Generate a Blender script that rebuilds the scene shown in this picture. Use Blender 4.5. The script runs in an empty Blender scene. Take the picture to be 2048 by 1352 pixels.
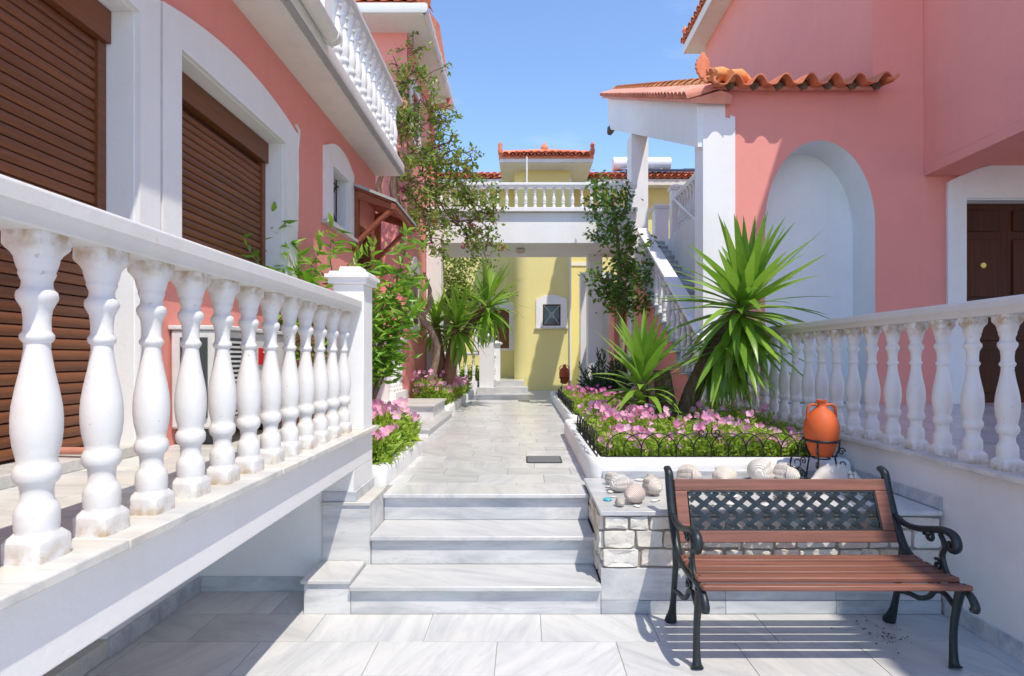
import bpy, bmesh, math, random
from mathutils import Vector, Matrix
random.seed(7)
R = math.radians
SC = bpy.context.scene
COL = SC.collection

# ------------------------------------------------------------------ camera, sky, sun, exposure
F, U0, V0, H = 1100.0, 1048.0, 716.0, 1.45          # photo pixels (2048 wide), eye height in metres
cam = bpy.data.cameras.new('camera'); cam_o = bpy.data.objects.new('camera', cam); COL.objects.link(cam_o)
cam.sensor_width = 36.0; cam.lens = F / 2048 * 36
cam.shift_x = -(U0 - 1024) / 2048; cam.shift_y = (V0 - 676) / 2048
cam.clip_start = 0.05; cam.clip_end = 3000
cam_o.location = (0, 0, H); cam_o.rotation_euler = (R(90), 0, 0)
SC.camera = cam_o
TO_SUN = Vector((0.28, -0.48, 1.0)).normalized()
world = bpy.data.worlds.new('World'); SC.world = world; world.use_nodes = True
wn = world.node_tree.nodes; wl = world.node_tree.links
bg = wn['Background']; sky = wn.new('ShaderNodeTexSky'); sky.sky_type = 'NISHITA'; sky.sun_disc = False
sky.sun_elevation = math.asin(TO_SUN.z); sky.sun_rotation = math.atan2(TO_SUN.x, TO_SUN.y)
sky.air_density = 0.9; sky.dust_density = 0.05; sky.ozone_density = 3.6; sky.altitude = 50
tcw = wn.new('ShaderNodeTexCoord'); mpw = wn.new('ShaderNodeMapping'); mpw.inputs['Scale'].default_value = (1.2, 1.2, 5.5); wl.new(tcw.outputs['Generated'], mpw.inputs[0])
nzw = wn.new('ShaderNodeTexNoise'); nzw.inputs['Scale'].default_value = 2.6; nzw.inputs['Detail'].default_value = 7; nzw.inputs['Roughness'].default_value = .6; wl.new(mpw.outputs[0], nzw.inputs['Vector'])
rpw = wn.new('ShaderNodeMapRange'); rpw.inputs[1].default_value = .56; rpw.inputs[2].default_value = .80; rpw.inputs[4].default_value = .12; wl.new(nzw.outputs['Fac'], rpw.inputs[0])   # thin high cloud over the whole sky
mxw = wn.new('ShaderNodeMix'); mxw.data_type = 'RGBA'; mxw.inputs[7].default_value = (5.2, 5.6, 6.0, 1); wl.new(rpw.outputs[0], mxw.inputs[0]); wl.new(sky.outputs[0], mxw.inputs[6]); wl.new(mxw.outputs[2], bg.inputs[0])
bg.inputs[1].default_value = 0.14
sun = bpy.data.lights.new('sun', 'SUN'); sun.energy = 2.0; sun.angle = R(0.53); sun.color = (1.0, 0.925, 0.80)
sun_o = bpy.data.objects.new('sun', sun); COL.objects.link(sun_o)
sun_o.rotation_euler = TO_SUN.to_track_quat('Z', 'Y').to_euler(); sun_o.location = (6, -10, 20)
vs = SC.view_settings; vs.view_transform = 'Standard'; vs.look = 'None'; vs.exposure = 1.17; vs.gamma = 1.0; vs.use_curve_mapping = False
SC.render.engine = 'CYCLES'; SC.cycles.max_bounces = 7; SC.cycles.diffuse_bounces = 4

# ------------------------------------------------------------------ helpers
def at(px, py, Y):                                   # photo pixel at a known distance
    return Vector(((px - U0) / F * Y, Y, H + (V0 - py) / F * Y))
FX = (Vector((0, 1, 0)), Vector((0, 0, 1)), Vector((1, 0, 0)))      # wall facing +X: u = Y
FNX = (Vector((0, 1, 0)), Vector((0, 0, 1)), Vector((-1, 0, 0)))    # wall facing -X
FY = (Vector((1, 0, 0)), Vector((0, 0, 1)), Vector((0, -1, 0)))     # wall facing the viewer: u = X, d = -Y
FZ = (Vector((1, 0, 0)), Vector((0, 1, 0)), Vector((0, 0, 1)))      # seen from above

class MB:
    def __init__(s): s.v = []; s.f = []
    def add(s, vs_, fs):
        b = len(s.v); s.v += [tuple(p) for p in vs_]; s.f += [tuple(b + i for i in q) for q in fs]; return s
    def box(s, x0, x1, y0, y1, z0, z1):
        x0, x1 = sorted((x0, x1)); y0, y1 = sorted((y0, y1)); z0, z1 = sorted((z0, z1))
        return s.add([(x0,y0,z0),(x1,y0,z0),(x1,y1,z0),(x0,y1,z0),(x0,y0,z1),(x1,y0,z1),(x1,y1,z1),(x0,y1,z1)],
                     [(0,3,2,1),(4,5,6,7),(0,1,5,4),(1,2,6,5),(2,3,7,6),(3,0,4,7)])
    def prism(s, poly, d0, d1, fr, o=(0, 0, 0)):     # polygon (u, w) pushed from d0 to d1 along the frame's third axis
        o = Vector(o); n = len(poly)
        vs_ = [o + fr[0]*u + fr[1]*w + fr[2]*d0 for u, w in poly] + [o + fr[0]*u + fr[1]*w + fr[2]*d1 for u, w in poly]
        return s.add(vs_, [tuple(range(n))[::-1], tuple(range(n, 2*n))] + [(i, (i+1) % n, n+(i+1) % n, n+i) for i in range(n)])
    def sweep(s, prof, p0, p1, side, up):            # profile (a, b) along side/up, pushed from p0 to p1
        p0 = Vector(p0); p1 = Vector(p1); side = Vector(side); up = Vector(up); n = len(prof)
        vs_ = [p0 + side*a + up*b for a, b in prof] + [p1 + side*a + up*b for a, b in prof]
        return s.add(vs_, [tuple(range(n))[::-1], tuple(range(n, 2*n))] + [(i, (i+1) % n, n+(i+1) % n, n+i) for i in range(n)])
    def lathe(s, prof, c=(0, 0, 0), n=20):           # prof: (z, r) or (z, r, squareness)
        c = Vector(c); vs_ = []; fs = []
        for q in prof:
            z, r = q[0], q[1]; e = q[2] if len(q) > 2 else 0
            for i in range(n):
                a = 2*math.pi*(i + .5)/n; ca, sa = math.cos(a), math.sin(a)
                k = 1.0
                if e: k = 1 + e*(min(1/max(abs(ca), abs(sa)), 1.30) - 1)
                vs_.append(c + Vector((ca*r*k, sa*r*k, z)))
        m = len(prof)
        for j in range(m-1):
            for i in range(n):
                fs.append((j*n+i, j*n+(i+1) % n, (j+1)*n+(i+1) % n, (j+1)*n+i))
        fs.append(tuple(range(n))[::-1]); fs.append(tuple((m-1)*n+i for i in range(n)))
        return s.add(vs_, fs)
    def tube(s, pts, r, n=8, flat=1.0, ref=(0, 0, 1)):
        pts = [Vector(p) for p in pts]; m = len(pts); rr = r if isinstance(r, (list, tuple)) else [r]*m
        vs_ = []; fs = []; ref = Vector(ref); prev = None
        for j, p in enumerate(pts):
            t = (pts[min(j+1, m-1)] - pts[max(j-1, 0)]).normalized()
            a = (prev if prev is not None else ref); a = a - t*a.dot(t)
            if a.length < 1e-4: a = Vector((1, .1, .2)); a = a - t*a.dot(t)
            a.normalize(); prev = a; b = t.cross(a)
            for i in range(n):
                g = 2*math.pi*i/n; vs_.append(p + a*(math.cos(g)*rr[j]*flat) + b*(math.sin(g)*rr[j]))
        for j in range(m-1):
            for i in range(n): fs.append((j*n+i, j*n+(i+1) % n, (j+1)*n+(i+1) % n, (j+1)*n+i))
        fs.append(tuple(range(n))[::-1]); fs.append(tuple((m-1)*n+i for i in range(n)))
        return s.add(vs_, fs)
    def mesh(s, name, mat, smooth=None, fix=True):
        me = bpy.data.meshes.new(name); me.from_pydata(s.v, [], s.f)
        if fix:
            bm = bmesh.new(); bm.from_mesh(me); bmesh.ops.recalc_face_normals(bm, faces=bm.faces); bm.to_mesh(me); bm.free()
        me.materials.append(mat)
        if smooth is not None:
            me.shade_smooth()
            if smooth < 180: me.set_sharp_from_angle(angle=R(smooth))
        me.update(); return me
    def build(s, name, mat, parent=None, smooth=None, bev=0, fix=True):
        o = link(name, s.mesh(name, mat, smooth, fix), parent)
        if bev:
            md = o.modifiers.new('bevel', 'BEVEL'); md.width = bev; md.segments = 2; md.limit_method = 'ANGLE'; md.angle_limit = R(40)
            if smooth is None: o.data.shade_smooth(); o.data.set_sharp_from_angle(angle=R(35))
        return o
def W(o): return (W(o.parent) @ o.matrix_parent_inverse @ o.matrix_basis) if o.parent else o.matrix_basis.copy()
def par(o, p):                                       # children are written in world coordinates
    o.parent = p; o.matrix_parent_inverse = W(p).inverted()
def link(name, me, parent=None, mw=None):
    o = bpy.data.objects.new(name, me); COL.objects.link(o)
    if mw is not None: o.matrix_basis = mw
    if parent is not None: par(o, parent)
    return o
def thing(name, label, cat, loc=(0, 0, 0), group=None):
    o = bpy.data.objects.new(name, None); COL.objects.link(o); o.location = loc; o.empty_display_size = .1
    return tag(o, label, cat, group)
def tag(o, label, cat, group=None, kind=None):
    o['label'] = label; o['category'] = cat
    if group: o['group'] = group
    if kind: o['kind'] = kind
    return o
def kind(o, k): o['kind'] = k; return o
def bx(name, mat, parent, *b, bev=0): return MB().box(*b).build(name, mat, parent, bev=bev)

# ------------------------------------------------------------------ materials
def rgb(r, g, b):                                    # sRGB 0..255 to linear
    c = lambda v: ((v/255)/12.92 if v/255 < .04045 else ((v/255+.055)/1.055)**2.4)
    return (c(r), c(g), c(b), 1)
class NT:
    def __init__(s, name):
        s.m = bpy.data.materials.new(name); s.m.use_nodes = True; s.n = s.m.node_tree.nodes; s.l = s.m.node_tree.links
        s.p = s.n['Principled BSDF']
    def node(s, t, **kw):
        x = s.n.new(t)
        for k, v in kw.items(): setattr(x, k, v)
        return x
    def coord(s, rnd=True, scale=(1, 1, 1), rot=(0, 0, 0), world=True):
        g = s.node('ShaderNodeNewGeometry').outputs['Position'] if world else s.node('ShaderNodeTexCoord').outputs['Object']
        if rnd:
            oi = s.node('ShaderNodeObjectInfo'); ml = s.node('ShaderNodeVectorMath', operation='SCALE'); ml.inputs[0].default_value = (13.1, 7.7, 5.3)
            s.l.new(oi.outputs['Random'], ml.inputs['Scale']); ad = s.node('ShaderNodeVectorMath', operation='ADD')
            s.l.new(g, ad.inputs[0]); s.l.new(ml.outputs[0], ad.inputs[1]); g = ad.outputs[0]
        if rnd == 'turn':
            vr_ = s.node('ShaderNodeVectorRotate'); vr_.rotation_type = 'Z_AXIS'; ma = s.node('ShaderNodeMath', operation='MULTIPLY'); ma.inputs[1].default_value = 2.4
            s.l.new(oi.outputs['Random'], ma.inputs[0]); s.l.new(ma.outputs[0], vr_.inputs['Angle']); s.l.new(g, vr_.inputs['Vector']); g = vr_.outputs[0]
        mp = s.node('ShaderNodeMapping'); mp.inputs['Scale'].default_value = scale; mp.inputs['Rotation'].default_value = rot
        s.l.new(g, mp.inputs[0]); return mp.outputs[0]
    def noise(s, vec, scale, detail=4, rough=.55, dist=0):
        x = s.node('ShaderNodeTexNoise'); x.inputs['Scale'].default_value = scale; x.inputs['Detail'].default_value = detail
        x.inputs['Roughness'].default_value = rough; x.inputs['Distortion'].default_value = dist
        if vec is not None: s.l.new(vec, x.inputs['Vector'])
        return x.outputs['Fac']
    def ramp(s, fac, stops):
        x = s.node('ShaderNodeValToRGB'); e = x.color_ramp.elements
        while len(e) > 1: e.remove(e[-1])
        for i, (p, c) in enumerate(stops):
            q = e[0] if i == 0 else e.new(p)
            q.position = p; q.color = c
        s.l.new(fac, x.inputs[0]); return x.outputs[0]
    def mix(s, fac, a, b, mode='MIX'):
        x = s.node('ShaderNodeMix', data_type='RGBA', blend_type=mode)
        for v, k in ((fac, 0), (a, 6), (b, 7)):
            if isinstance(v, (int, float)): x.inputs[k].default_value = v
            elif isinstance(v, tuple): x.inputs[k].default_value = v
            else: s.l.new(v, x.inputs[k])
        return x.outputs[2]
    def bump(s, fac, strength, dist=.01):
        x = s.node('ShaderNodeBump'); x.inputs['Strength'].default_value = strength; x.inputs['Distance'].default_value = dist
        s.l.new(fac, x.inputs['Height']); s.l.new(x.outputs[0], s.p.inputs['Normal']); return x
    def col(s, c):
        if isinstance(c, tuple): s.p.inputs['Base Color'].default_value = c
        else: s.l.new(c, s.p.inputs['Base Color'])
    def rough(s, r): s.p.inputs['Roughness'].default_value = r; return s
def g(v): return (v, v, v, 1)
def paint(name, base, dirt, rough=.75, bump=.25, bscale=60, amt=.5, spots=None):
    t = NT(name); v = t.coord(rnd=False)
    n1 = t.noise(v, 1.6, 6, .62); n2 = t.noise(v, 9, 5, .6)
    c = t.mix(t.ramp(n1, [(.40, g(0)), (.72, g(amt))]), base, dirt)
    c = t.mix(t.ramp(n2, [(.50, g(0)), (.80, g(amt*.6))]), c, dirt)
    ns_ = t.noise(t.coord(rnd=False, scale=(7, 7, .45)), 1.0, 5, .6); c = t.mix(t.ramp(ns_, [(.52, g(0)), (.78, g(amt*.8))]), c, dirt)   # faint rain streaks
    if spots:
        n3 = t.noise(v, 34, 3, .5); c = t.mix(t.ramp(n3, [(.66, g(0)), (.76, g(.8))]), c, spots)
    t.col(c); t.rough(rough)
    nb = t.noise(v, bscale, 4, .6); nb2 = t.noise(v, 6, 3, .5)
    ad = t.node('ShaderNodeMath', operation='ADD'); t.l.new(nb, ad.inputs[0]); t.l.new(nb2, ad.inputs[1])
    t.bump(ad.outputs[0], bump, .006); return t.m
def marble(name, light, vein, warm, rough=.28, rot=(.35, .5, .45), wamt=.35, sc=1.0):
    t = NT(name); v = t.coord(rnd=('turn' if name == 'white_marble' else True), scale=(1.1*sc, 6.5*sc, 5.0*sc), rot=rot); v2 = t.coord(rnd=True)
    n1 = t.noise(v, 1.5, 7, .62, .6); n2 = t.noise(v, 4.5, 6, .7, .9); n3 = t.noise(v2, 2.2, 4, .6)
    c = t.mix(t.ramp(n1, [(.42, g(0)), (.60, g(.55)), (.72, g(.95))]), light, vein)
    c = t.mix(t.ramp(n2, [(.54, g(0)), (.66, g(.45))]), c, vein)
    c = t.mix(t.ramp(n3, [(.50, g(0)), (.78, g(wamt))]), c, warm)
    oi = t.node('ShaderNodeObjectInfo'); mr = t.node('ShaderNodeMapRange'); mr.inputs[3].default_value = .88; mr.inputs[4].default_value = 1.05
    t.l.new(oi.outputs['Random'], mr.inputs[0]); c = t.mix(1.0, c, mr.outputs[0], 'MULTIPLY')
    t.col(c); t.rough(rough); t.bump(t.noise(v2, 45, 4, .6), .06, .004); return t.m
def wood(name, a, b, rough=.5, scale=(2, 40, 40), bump=.15, rnd=True):
    t = NT(name); v = t.coord(rnd=rnd, scale=scale)
    n = t.noise(v, 1.0, 6, .6, .4); c = t.ramp(n, [(.32, a), (.68, b)])
    if rnd:
        oi = t.node('ShaderNodeObjectInfo'); mr = t.node('ShaderNodeMapRange'); mr.inputs[3].default_value = .82; mr.inputs[4].default_value = 1.12
        t.l.new(oi.outputs['Random'], mr.inputs[0]); c = t.mix(1.0, c, mr.outputs[0], 'MULTIPLY')
    t.col(c); t.rough(rough); t.bump(n, bump, .004); return t.m
def clay(name, a, b, dark, rough=.8, bump=.3):
    t = NT(name); v = t.coord(rnd=True)
    n = t.noise(v, 7, 6, .65); n2 = t.noise(v, 2.4, 4, .6)
    c = t.ramp(n, [(.33, a), (.66, b)]); c = t.mix(t.ramp(n2, [(.5, g(0)), (.75, g(.55))]), c, dark)
    oi = t.node('ShaderNodeObjectInfo'); mr = t.node('ShaderNodeMapRange'); mr.inputs[3].default_value = .78; mr.inputs[4].default_value = 1.15
    t.l.new(oi.outputs['Random'], mr.inputs[0]); c = t.mix(1.0, c, mr.outputs[0], 'MULTIPLY')
    t.col(c); t.rough(rough); t.bump(t.noise(v, 60, 4), bump, .004); return t.m
def leafm(name, a, b, trans=.35, rough=.45, isl=True, tint=None):
    t = NT(name); 
    src = t.node('ShaderNodeNewGeometry').outputs['Random Per Island'] if isl else t.node('ShaderNodeObjectInfo').outputs['Random']
    stops = [(0, a), (.8, b)] + ([(.93, b), (.96, tint)] if tint else [])
    c = t.ramp(src, stops); t.col(c); t.rough(rough)
    n = t.noise(t.coord(rnd=False), 25, 2); c2 = t.mix(t.ramp(n, [(.3, g(.0)), (.8, g(.35))]), c, b); t.col(c2)
    tr = t.node('ShaderNodeBsdfTranslucent'); t.l.new(c2, tr.inputs[0]); mx = t.node('ShaderNodeMixShader'); mx.inputs[0].default_value = trans
    t.l.new(t.p.outputs[0], mx.inputs[1]); t.l.new(tr.outputs[0], mx.inputs[2]); t.l.new(mx.outputs[0], t.n['Material Output'].inputs[0]); return t.m
def petalm(name, a, b, heart, rr=.02):
    t = NT(name); oi = t.node('ShaderNodeObjectInfo'); c = t.ramp(oi.outputs['Random'], [(0, a), (1, b)])
    tc = t.node('ShaderNodeTexCoord'); ln = t.node('ShaderNodeVectorMath', operation='LENGTH'); t.l.new(tc.outputs['Object'], ln.inputs[0])
    mr = t.node('ShaderNodeMapRange'); mr.inputs[1].default_value = rr*.7; mr.inputs[2].default_value = rr*1.6; t.l.new(ln.outputs['Value'], mr.inputs[0])
    c = t.mix(mr.outputs[0], heart, c); t.col(c); t.rough(.6)
    tr = t.node('ShaderNodeBsdfTranslucent'); t.l.new(c, tr.inputs[0]); mx = t.node('ShaderNodeMixShader'); mx.inputs[0].default_value = .35
    t.l.new(t.p.outputs[0], mx.inputs[1]); t.l.new(tr.outputs[0], mx.inputs[2]); t.l.new(mx.outputs[0], t.n['Material Output'].inputs[0]); return t.m
def plain(name, c, rough=.5, metal=0):
    t = NT(name); v = t.coord(rnd=True); n = t.noise(v, 14, 4)
    t.col(t.mix(t.ramp(n, [(.35, g(0)), (.7, g(.3))]), c, tuple(x*.7 for x in c[:3]) + (1,))); t.rough(rough); t.p.inputs['Metallic'].default_value = metal; return t.m
M = {}
M['white'] = paint('white_paint', (.82, .818, .81, 1), (.73, .715, .68, 1), .7, .25, 55, .5)
M['whiteb'] = paint('white_baluster_paint', (.68, .675, .67, 1), (.57, .545, .50, 1), .6, .22, 38, .45, spots=(.62, .57, .48, 1))
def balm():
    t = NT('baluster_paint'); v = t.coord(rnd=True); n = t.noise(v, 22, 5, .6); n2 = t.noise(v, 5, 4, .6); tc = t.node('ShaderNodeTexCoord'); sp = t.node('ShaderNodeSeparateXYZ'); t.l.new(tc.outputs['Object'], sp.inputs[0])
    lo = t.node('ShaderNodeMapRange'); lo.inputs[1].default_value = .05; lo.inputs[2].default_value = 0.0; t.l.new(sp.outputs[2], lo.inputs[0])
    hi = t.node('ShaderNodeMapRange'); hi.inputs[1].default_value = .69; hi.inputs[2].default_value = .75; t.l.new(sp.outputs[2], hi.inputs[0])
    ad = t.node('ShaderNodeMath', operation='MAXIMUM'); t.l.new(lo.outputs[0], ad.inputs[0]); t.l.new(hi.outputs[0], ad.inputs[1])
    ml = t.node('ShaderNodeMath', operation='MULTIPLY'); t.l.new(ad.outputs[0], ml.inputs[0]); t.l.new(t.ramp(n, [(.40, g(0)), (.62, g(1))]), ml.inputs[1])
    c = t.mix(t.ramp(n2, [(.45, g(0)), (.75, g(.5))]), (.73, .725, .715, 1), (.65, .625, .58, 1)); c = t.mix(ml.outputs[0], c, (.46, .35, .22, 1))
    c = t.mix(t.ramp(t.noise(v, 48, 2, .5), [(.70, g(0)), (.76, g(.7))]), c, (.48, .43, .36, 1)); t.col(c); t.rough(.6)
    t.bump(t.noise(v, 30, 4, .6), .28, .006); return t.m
M['bal'] = balm()
M['cream'] = paint('cream_paint', (.78, .76, .70, 1), (.62, .60, .54, 1), .7, .2, 50, .5)
M['pink'] = paint('pink_stucco', (.80, .30, .245, 1), (.70, .275, .23, 1), .85, .3, 90, .5)
M['yellow'] = paint('yellow_stucco', (.80, .71, .30, 1), (.75, .64, .26, 1), .85, .3, 80, .5)
M['marble'] = marble('white_marble', (.62, .618, .605, 1), (.43, .445, .465, 1), (.60, .565, .50, 1))
M['marblev'] = marble('riser_marble', (.68, .675, .665, 1), (.36, .375, .40, 1), (.62, .585, .52, 1), .3, (.3, 1.25, .2), .2)
M['marbleg'] = marble('grey_marble', (.60, .62, .64, 1), (.28, .31, .35, 1), (.60, .57, .50, 1), .32, (.2, .2, .3), .3)
M['marbley'] = marble('worn_marble', (.70, .68, .63, 1), (.45, .46, .46, 1), (.64, .53, .36, 1), .4, (.3, .4, .5), .6)
M['grout'] = plain('grout', (.34, .32, .285, 1), .9)
M['shutter'] = wood('shutter_wood', (.145, .048, .016, 1), (.22, .074, .024, 1), .45, (60, 3, 60), .06)
M['door'] = wood('door_wood', (.055, .016, .007, 1), (.085, .027, .011, 1), .6, (40, 40, 2), .1)
M['door'].node_tree.nodes['Principled BSDF'].inputs['Specular IOR Level'].default_value = .2
M['redwood'] = wood('canopy_wood', (.22, .055, .025, 1), (.34, .09, .04, 1), .55, (3, 40, 40), .2)
M['bench'] = wood('bench_wood', (.14, .054, .034, 1), (.27, .108, .068, 1), .5, (2.2, 55, 55), .25)
M['iron'] = plain('cast_iron', (.022, .032, .036, 1), .42, .3)
M['wire'] = plain('black_wire', (.012, .013, .015, 1), .5, .2)
M['tile'] = clay('roof_terracotta', (.62, .16, .07, 1), (.76, .27, .13, 1), (.44, .12, .07, 1))
M['tilepink'] = clay('pale_terracotta', (.66, .25, .17, 1), (.78, .36, .26, 1), (.5, .2, .14, 1))
M['tileorange'] = clay('ridge_terracotta', (.62, .22, .07, 1), (.74, .34, .12, 1), (.45, .16, .08, 1))
M['amphora'] = clay('amphora_clay', (.52, .085, .015, 1), (.57, .105, .02, 1), (.47, .08, .015, 1), .62, .15)
M['soil'] = plain('soil', (.05, .035, .024, 1), .95)
M['mortar'] = plain('mortar', (.34, .30, .25, 1), .95)
def stonem():
    t = NT('wall_stone'); v = t.coord(rnd=True); n = t.noise(v, 5, 6, .6); oi = t.node('ShaderNodeObjectInfo')
    c0 = t.ramp(oi.outputs['Random'], [(0, (.76, .73, .67, 1)), (.45, (.72, .67, .59, 1)), (.8, (.74, .62, .54, 1)), (1, (.56, .45, .31, 1))])
    t.col(t.mix(t.ramp(n, [(.4, g(0)), (.75, g(.55))]), c0, (.48, .45, .40, 1))); t.rough(.8)
    t.bump(t.noise(v, 26, 6, .65), .8, .012); return t.m
M['stone'] = stonem()
def shellm():
    t = NT('shell_white'); tc = t.node('ShaderNodeTexCoord'); wv = t.node('ShaderNodeTexWave'); wv.bands_direction = 'Y'; wv.inputs['Scale'].default_value = 3.0; wv.inputs['Distortion'].default_value = .6
    t.l.new(tc.outputs['Object'], wv.inputs['Vector']); v = t.coord(rnd=True); n = t.noise(v, 16, 4)
    oi = t.node('ShaderNodeObjectInfo'); c0 = t.ramp(oi.outputs['Random'], [(0, (.80, .77, .72, 1)), (.6, (.78, .72, .63, 1)), (1, (.76, .64, .54, 1))])
    c = t.mix(t.ramp(n, [(.45, g(0)), (.75, g(.4))]), c0, (.66, .50, .38, 1)); c = t.mix(t.ramp(wv.outputs['Fac'], [(.05, g(.30)), (.35, g(0))]), c, (.52, .43, .34, 1))
    t.col(c); t.rough(.5); t.bump(wv.outputs['Fac'], .8, .006); return t.m
M['shell'] = shellm()
M['pebble'] = clay('pebble', (.62, .58, .52, 1), (.75, .72, .68, 1), (.60, .42, .34, 1), .5, .1)
M['teal'] = plain('sea_glass', (.06, .42, .52, 1), .3)
M['yuc'] = leafm('yucca_leaf', (.12, .28, .02, 1), (.32, .52, .07, 1), .42, .32, False)
M['peach'] = leafm('shrub_leaf', (.14, .33, .02, 1), (.32, .55, .06, 1), .45, .4, False)
M['peachs'] = leafm('shrub_leaf_mass', (.13, .31, .02, 1), (.30, .52, .06, 1), .45, .4)
M['flowerleaf'] = leafm('flower_leaf', (.19, .36, .02, 1), (.46, .62, .08, 1), .48, .5)
M['vine'] = leafm('vine_leaf', (.10, .20, .015, 1), (.30, .40, .06, 1), .4, .4, True, (.34, .24, .08, 1))
M['vined'] = leafm('dark_vine_leaf', (.045, .13, .012, 1), (.16, .29, .04, 1), .34, .4, True, (.24, .13, .06, 1))
M['bush'] = leafm('bush_leaf', (.02, .06, .02, 1), (.05, .12, .035, 1), .2, .45)
M['tree'] = leafm('tree_leaf', (.07, .15, .02, 1), (.24, .30, .05, 1), .35, .5)
M['petal'] = petalm('pink_petal', (.82, .33, .56, 1), (.92, .56, .74, 1), (.86, .80, .42, 1), .008)
M['magenta'] = petalm('magenta_petal', (.62, .07, .36, 1), (.85, .20, .52, 1), (.75, .45, .55, 1), .01)
M['bougain'] = petalm('bract', (.45, .03, .14, 1), (.60, .06, .20, 1), (.6, .2, .2, 1))
M['yucdry'] = leafm('dead_yucca_leaf', (.28, .19, .08, 1), (.42, .34, .15, 1), .2, .6, False)
M['dry'] = leafm('dry_bract', (.45, .22, .08, 1), (.55, .32, .14, 1), .3, .6)
def barkm(name, a, b):
    t = NT(name); v = t.coord(rnd=False, scale=(18, 18, 5)); n = t.noise(v, 1.5, 6, .65, .5)
    t.col(t.ramp(n, [(.3, a), (.7, b)])); t.rough(.9); t.bump(n, .9, .02); return t.m
M['bark'] = barkm('bark', (.16, .11, .075, 1), (.38, .29, .21, 1))
M['barkd'] = barkm('yucca_bark', (.075, .045, .03, 1), (.24, .15, .10, 1))
M['barkred'] = barkm('yucca_bark_red', (.14, .06, .035, 1), (.34, .17, .10, 1))
M['glass'] = plain('dark_glass', (.015, .02, .025, 1), .12)
M['plastic'] = plain('white_plastic', (.72, .71, .68, 1), .45)
M['fin'] = plain('dark_fin', (.05, .06, .06, 1), .5)
M['red'] = plain('red_label', (.62, .012, .018, 1), .4)
M['lettering'] = plain('white_print', (.85, .85, .85, 1), .5)
M['lamp'] = plain('lamp_glass', (.55, .45, .38, 1), .3)
M['steel'] = plain('galvanised_steel', (.62, .63, .64, 1), .4, .5)
M['greyp'] = paint('grey_cement', (.40, .40, .39, 1), (.30, .30, .29, 1), .85, .3, 40, .6)
M['panel'] = plain('collector_glass', (.05, .07, .10, 1), .12)
M['tank'] = plain('white_tank', (.82, .82, .83, 1), .3)
M['pinkpipe'] = plain('pink_pipe', (.72, .22, .18, 1), .5)
M['brass'] = plain('brass', (.45, .30, .08, 1), .35, .8)
def groundm():
    t = NT('ground_dirt'); v = t.coord(rnd=False); n = t.noise(v, .6, 6); t.col(t.ramp(n, [(.3, (.36, .33, .28, 1)), (.7, (.48, .45, .39, 1))])); t.rough(.95); return t.m
M['ground'] = groundm()
def covermat():
    t = NT('drain_iron'); v = t.coord(rnd=False, scale=(1, 1, 1)); ck = t.node('ShaderNodeTexChecker'); ck.inputs['Scale'].default_value = 70
    t.l.new(v, ck.inputs[0]); t.col(t.mix(ck.outputs['Fac'], (.10, .105, .11, 1), (.21, .215, .22, 1))); t.rough(.6); t.bump(ck.outputs['Fac'], .6, .004); return t.m
M['cover'] = covermat()

# ================================================================== THE SETTING
ZP = 0.54                                            # path level, three risers above the courtyard
gr = kind(bx('ground', M['ground'], None, -600, 600, -300, 1500, -.6, -.03), 'structure')
floor = kind(bx('courtyard_floor', M['grout'], None, -3.2, 4.5, -9, 3.395, -.02, .0105), 'structure')
def tiles(parent, x0, x1, y0, y1, z, tw, td, name, mat, off=.5, gap=.002, th=.018, jit=.03):
    r = 0; y = y1
    while y > y0 + .01:
        ya = max(y0, y - td); x = x0 - (r*off % 1)*tw - random.uniform(0, jit)
        while x < x1:
            xa, xb = max(x, x0), min(x + tw, x1)
            if xb - xa > .03:
                dz = random.uniform(-.0008, .0008)
                MB().box(xa + gap, xb - gap, ya + gap, y - gap, z - th, z + dz).build(name, mat, parent, bev=.0009)
            x += tw
        y = ya; r += 1
tiles(floor, -2.3, 2.36, 1.55, 3.085, .014, .60, .30, 'floor_tile', M['marble'], .37)
tiles(floor, -2.0, -1.238, 3.085, 3.38, .014, .60, .30, 'floor_tile', M['marble'], .2)
kind(bx('floor_slab', M['marble'], floor, -3.1, 4.4, -8.9, 1.55, .0106, .0135), 'structure')
path = kind(bx('path', M['grout'], None, -2.2, 2.2, 3.74, 16.5, .2, ZP - .0035), 'structure')
tiles(path, -1.24, .66, 3.95, 13.2, ZP, .50, .27, 'paving_tile', M['marble'], .43)
kind(bx('path_slab', M['marble'], path, -2.2, 2.2, 13.2, 16.5, ZP - .0034, ZP - .0005), 'structure')

# ---- steps up to the path
X0S, X1S = -.94, .43
st = thing('marble_steps', 'three white marble steps leading up from the courtyard to the path', 'steps', (-.25, 3.4, 0))
YR = (3.085, 3.39, 3.705); ZR = (.18, .36, .54)
for i in range(3):
    ya, zt = YR[i], ZR[i]; xl = (X0S - .03, X0S, X0S)[i]
    bx('riser', M['marblev'], st, xl, X1S, ya, ya + .03, zt - .18 + (.014 if i == 0 else .0015), zt - .028)
    MB().box(xl - .002, X1S + .002, ya - .035, (YR[i+1] if i < 2 else 3.95), zt - .028, zt + .001).build('tread', M['marble'], st, bev=.006)
    bx('step_core', M['grout'], st, xl, X1S, ya + .03, (YR[i+1] if i < 2 else 3.9), zt - .178, zt - .03)
sb = thing('side_block', 'two stacked grey marble blocks at the left end of the steps', 'marble block', (-1.1, 3.4, 0))
bx('lower_block', M['marblev'], sb, -1.235, -.974, 3.087, 3.37, .012, .185)
MB().box(-1.25, -.972, 3.07, 3.372, .185, .207).build('lower_cap', M['marble'], sb, bev=.004)
bx('upper_block', M['marblev'], sb, -1.235, -.944, 3.374, 3.76, .012, .545)
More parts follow.
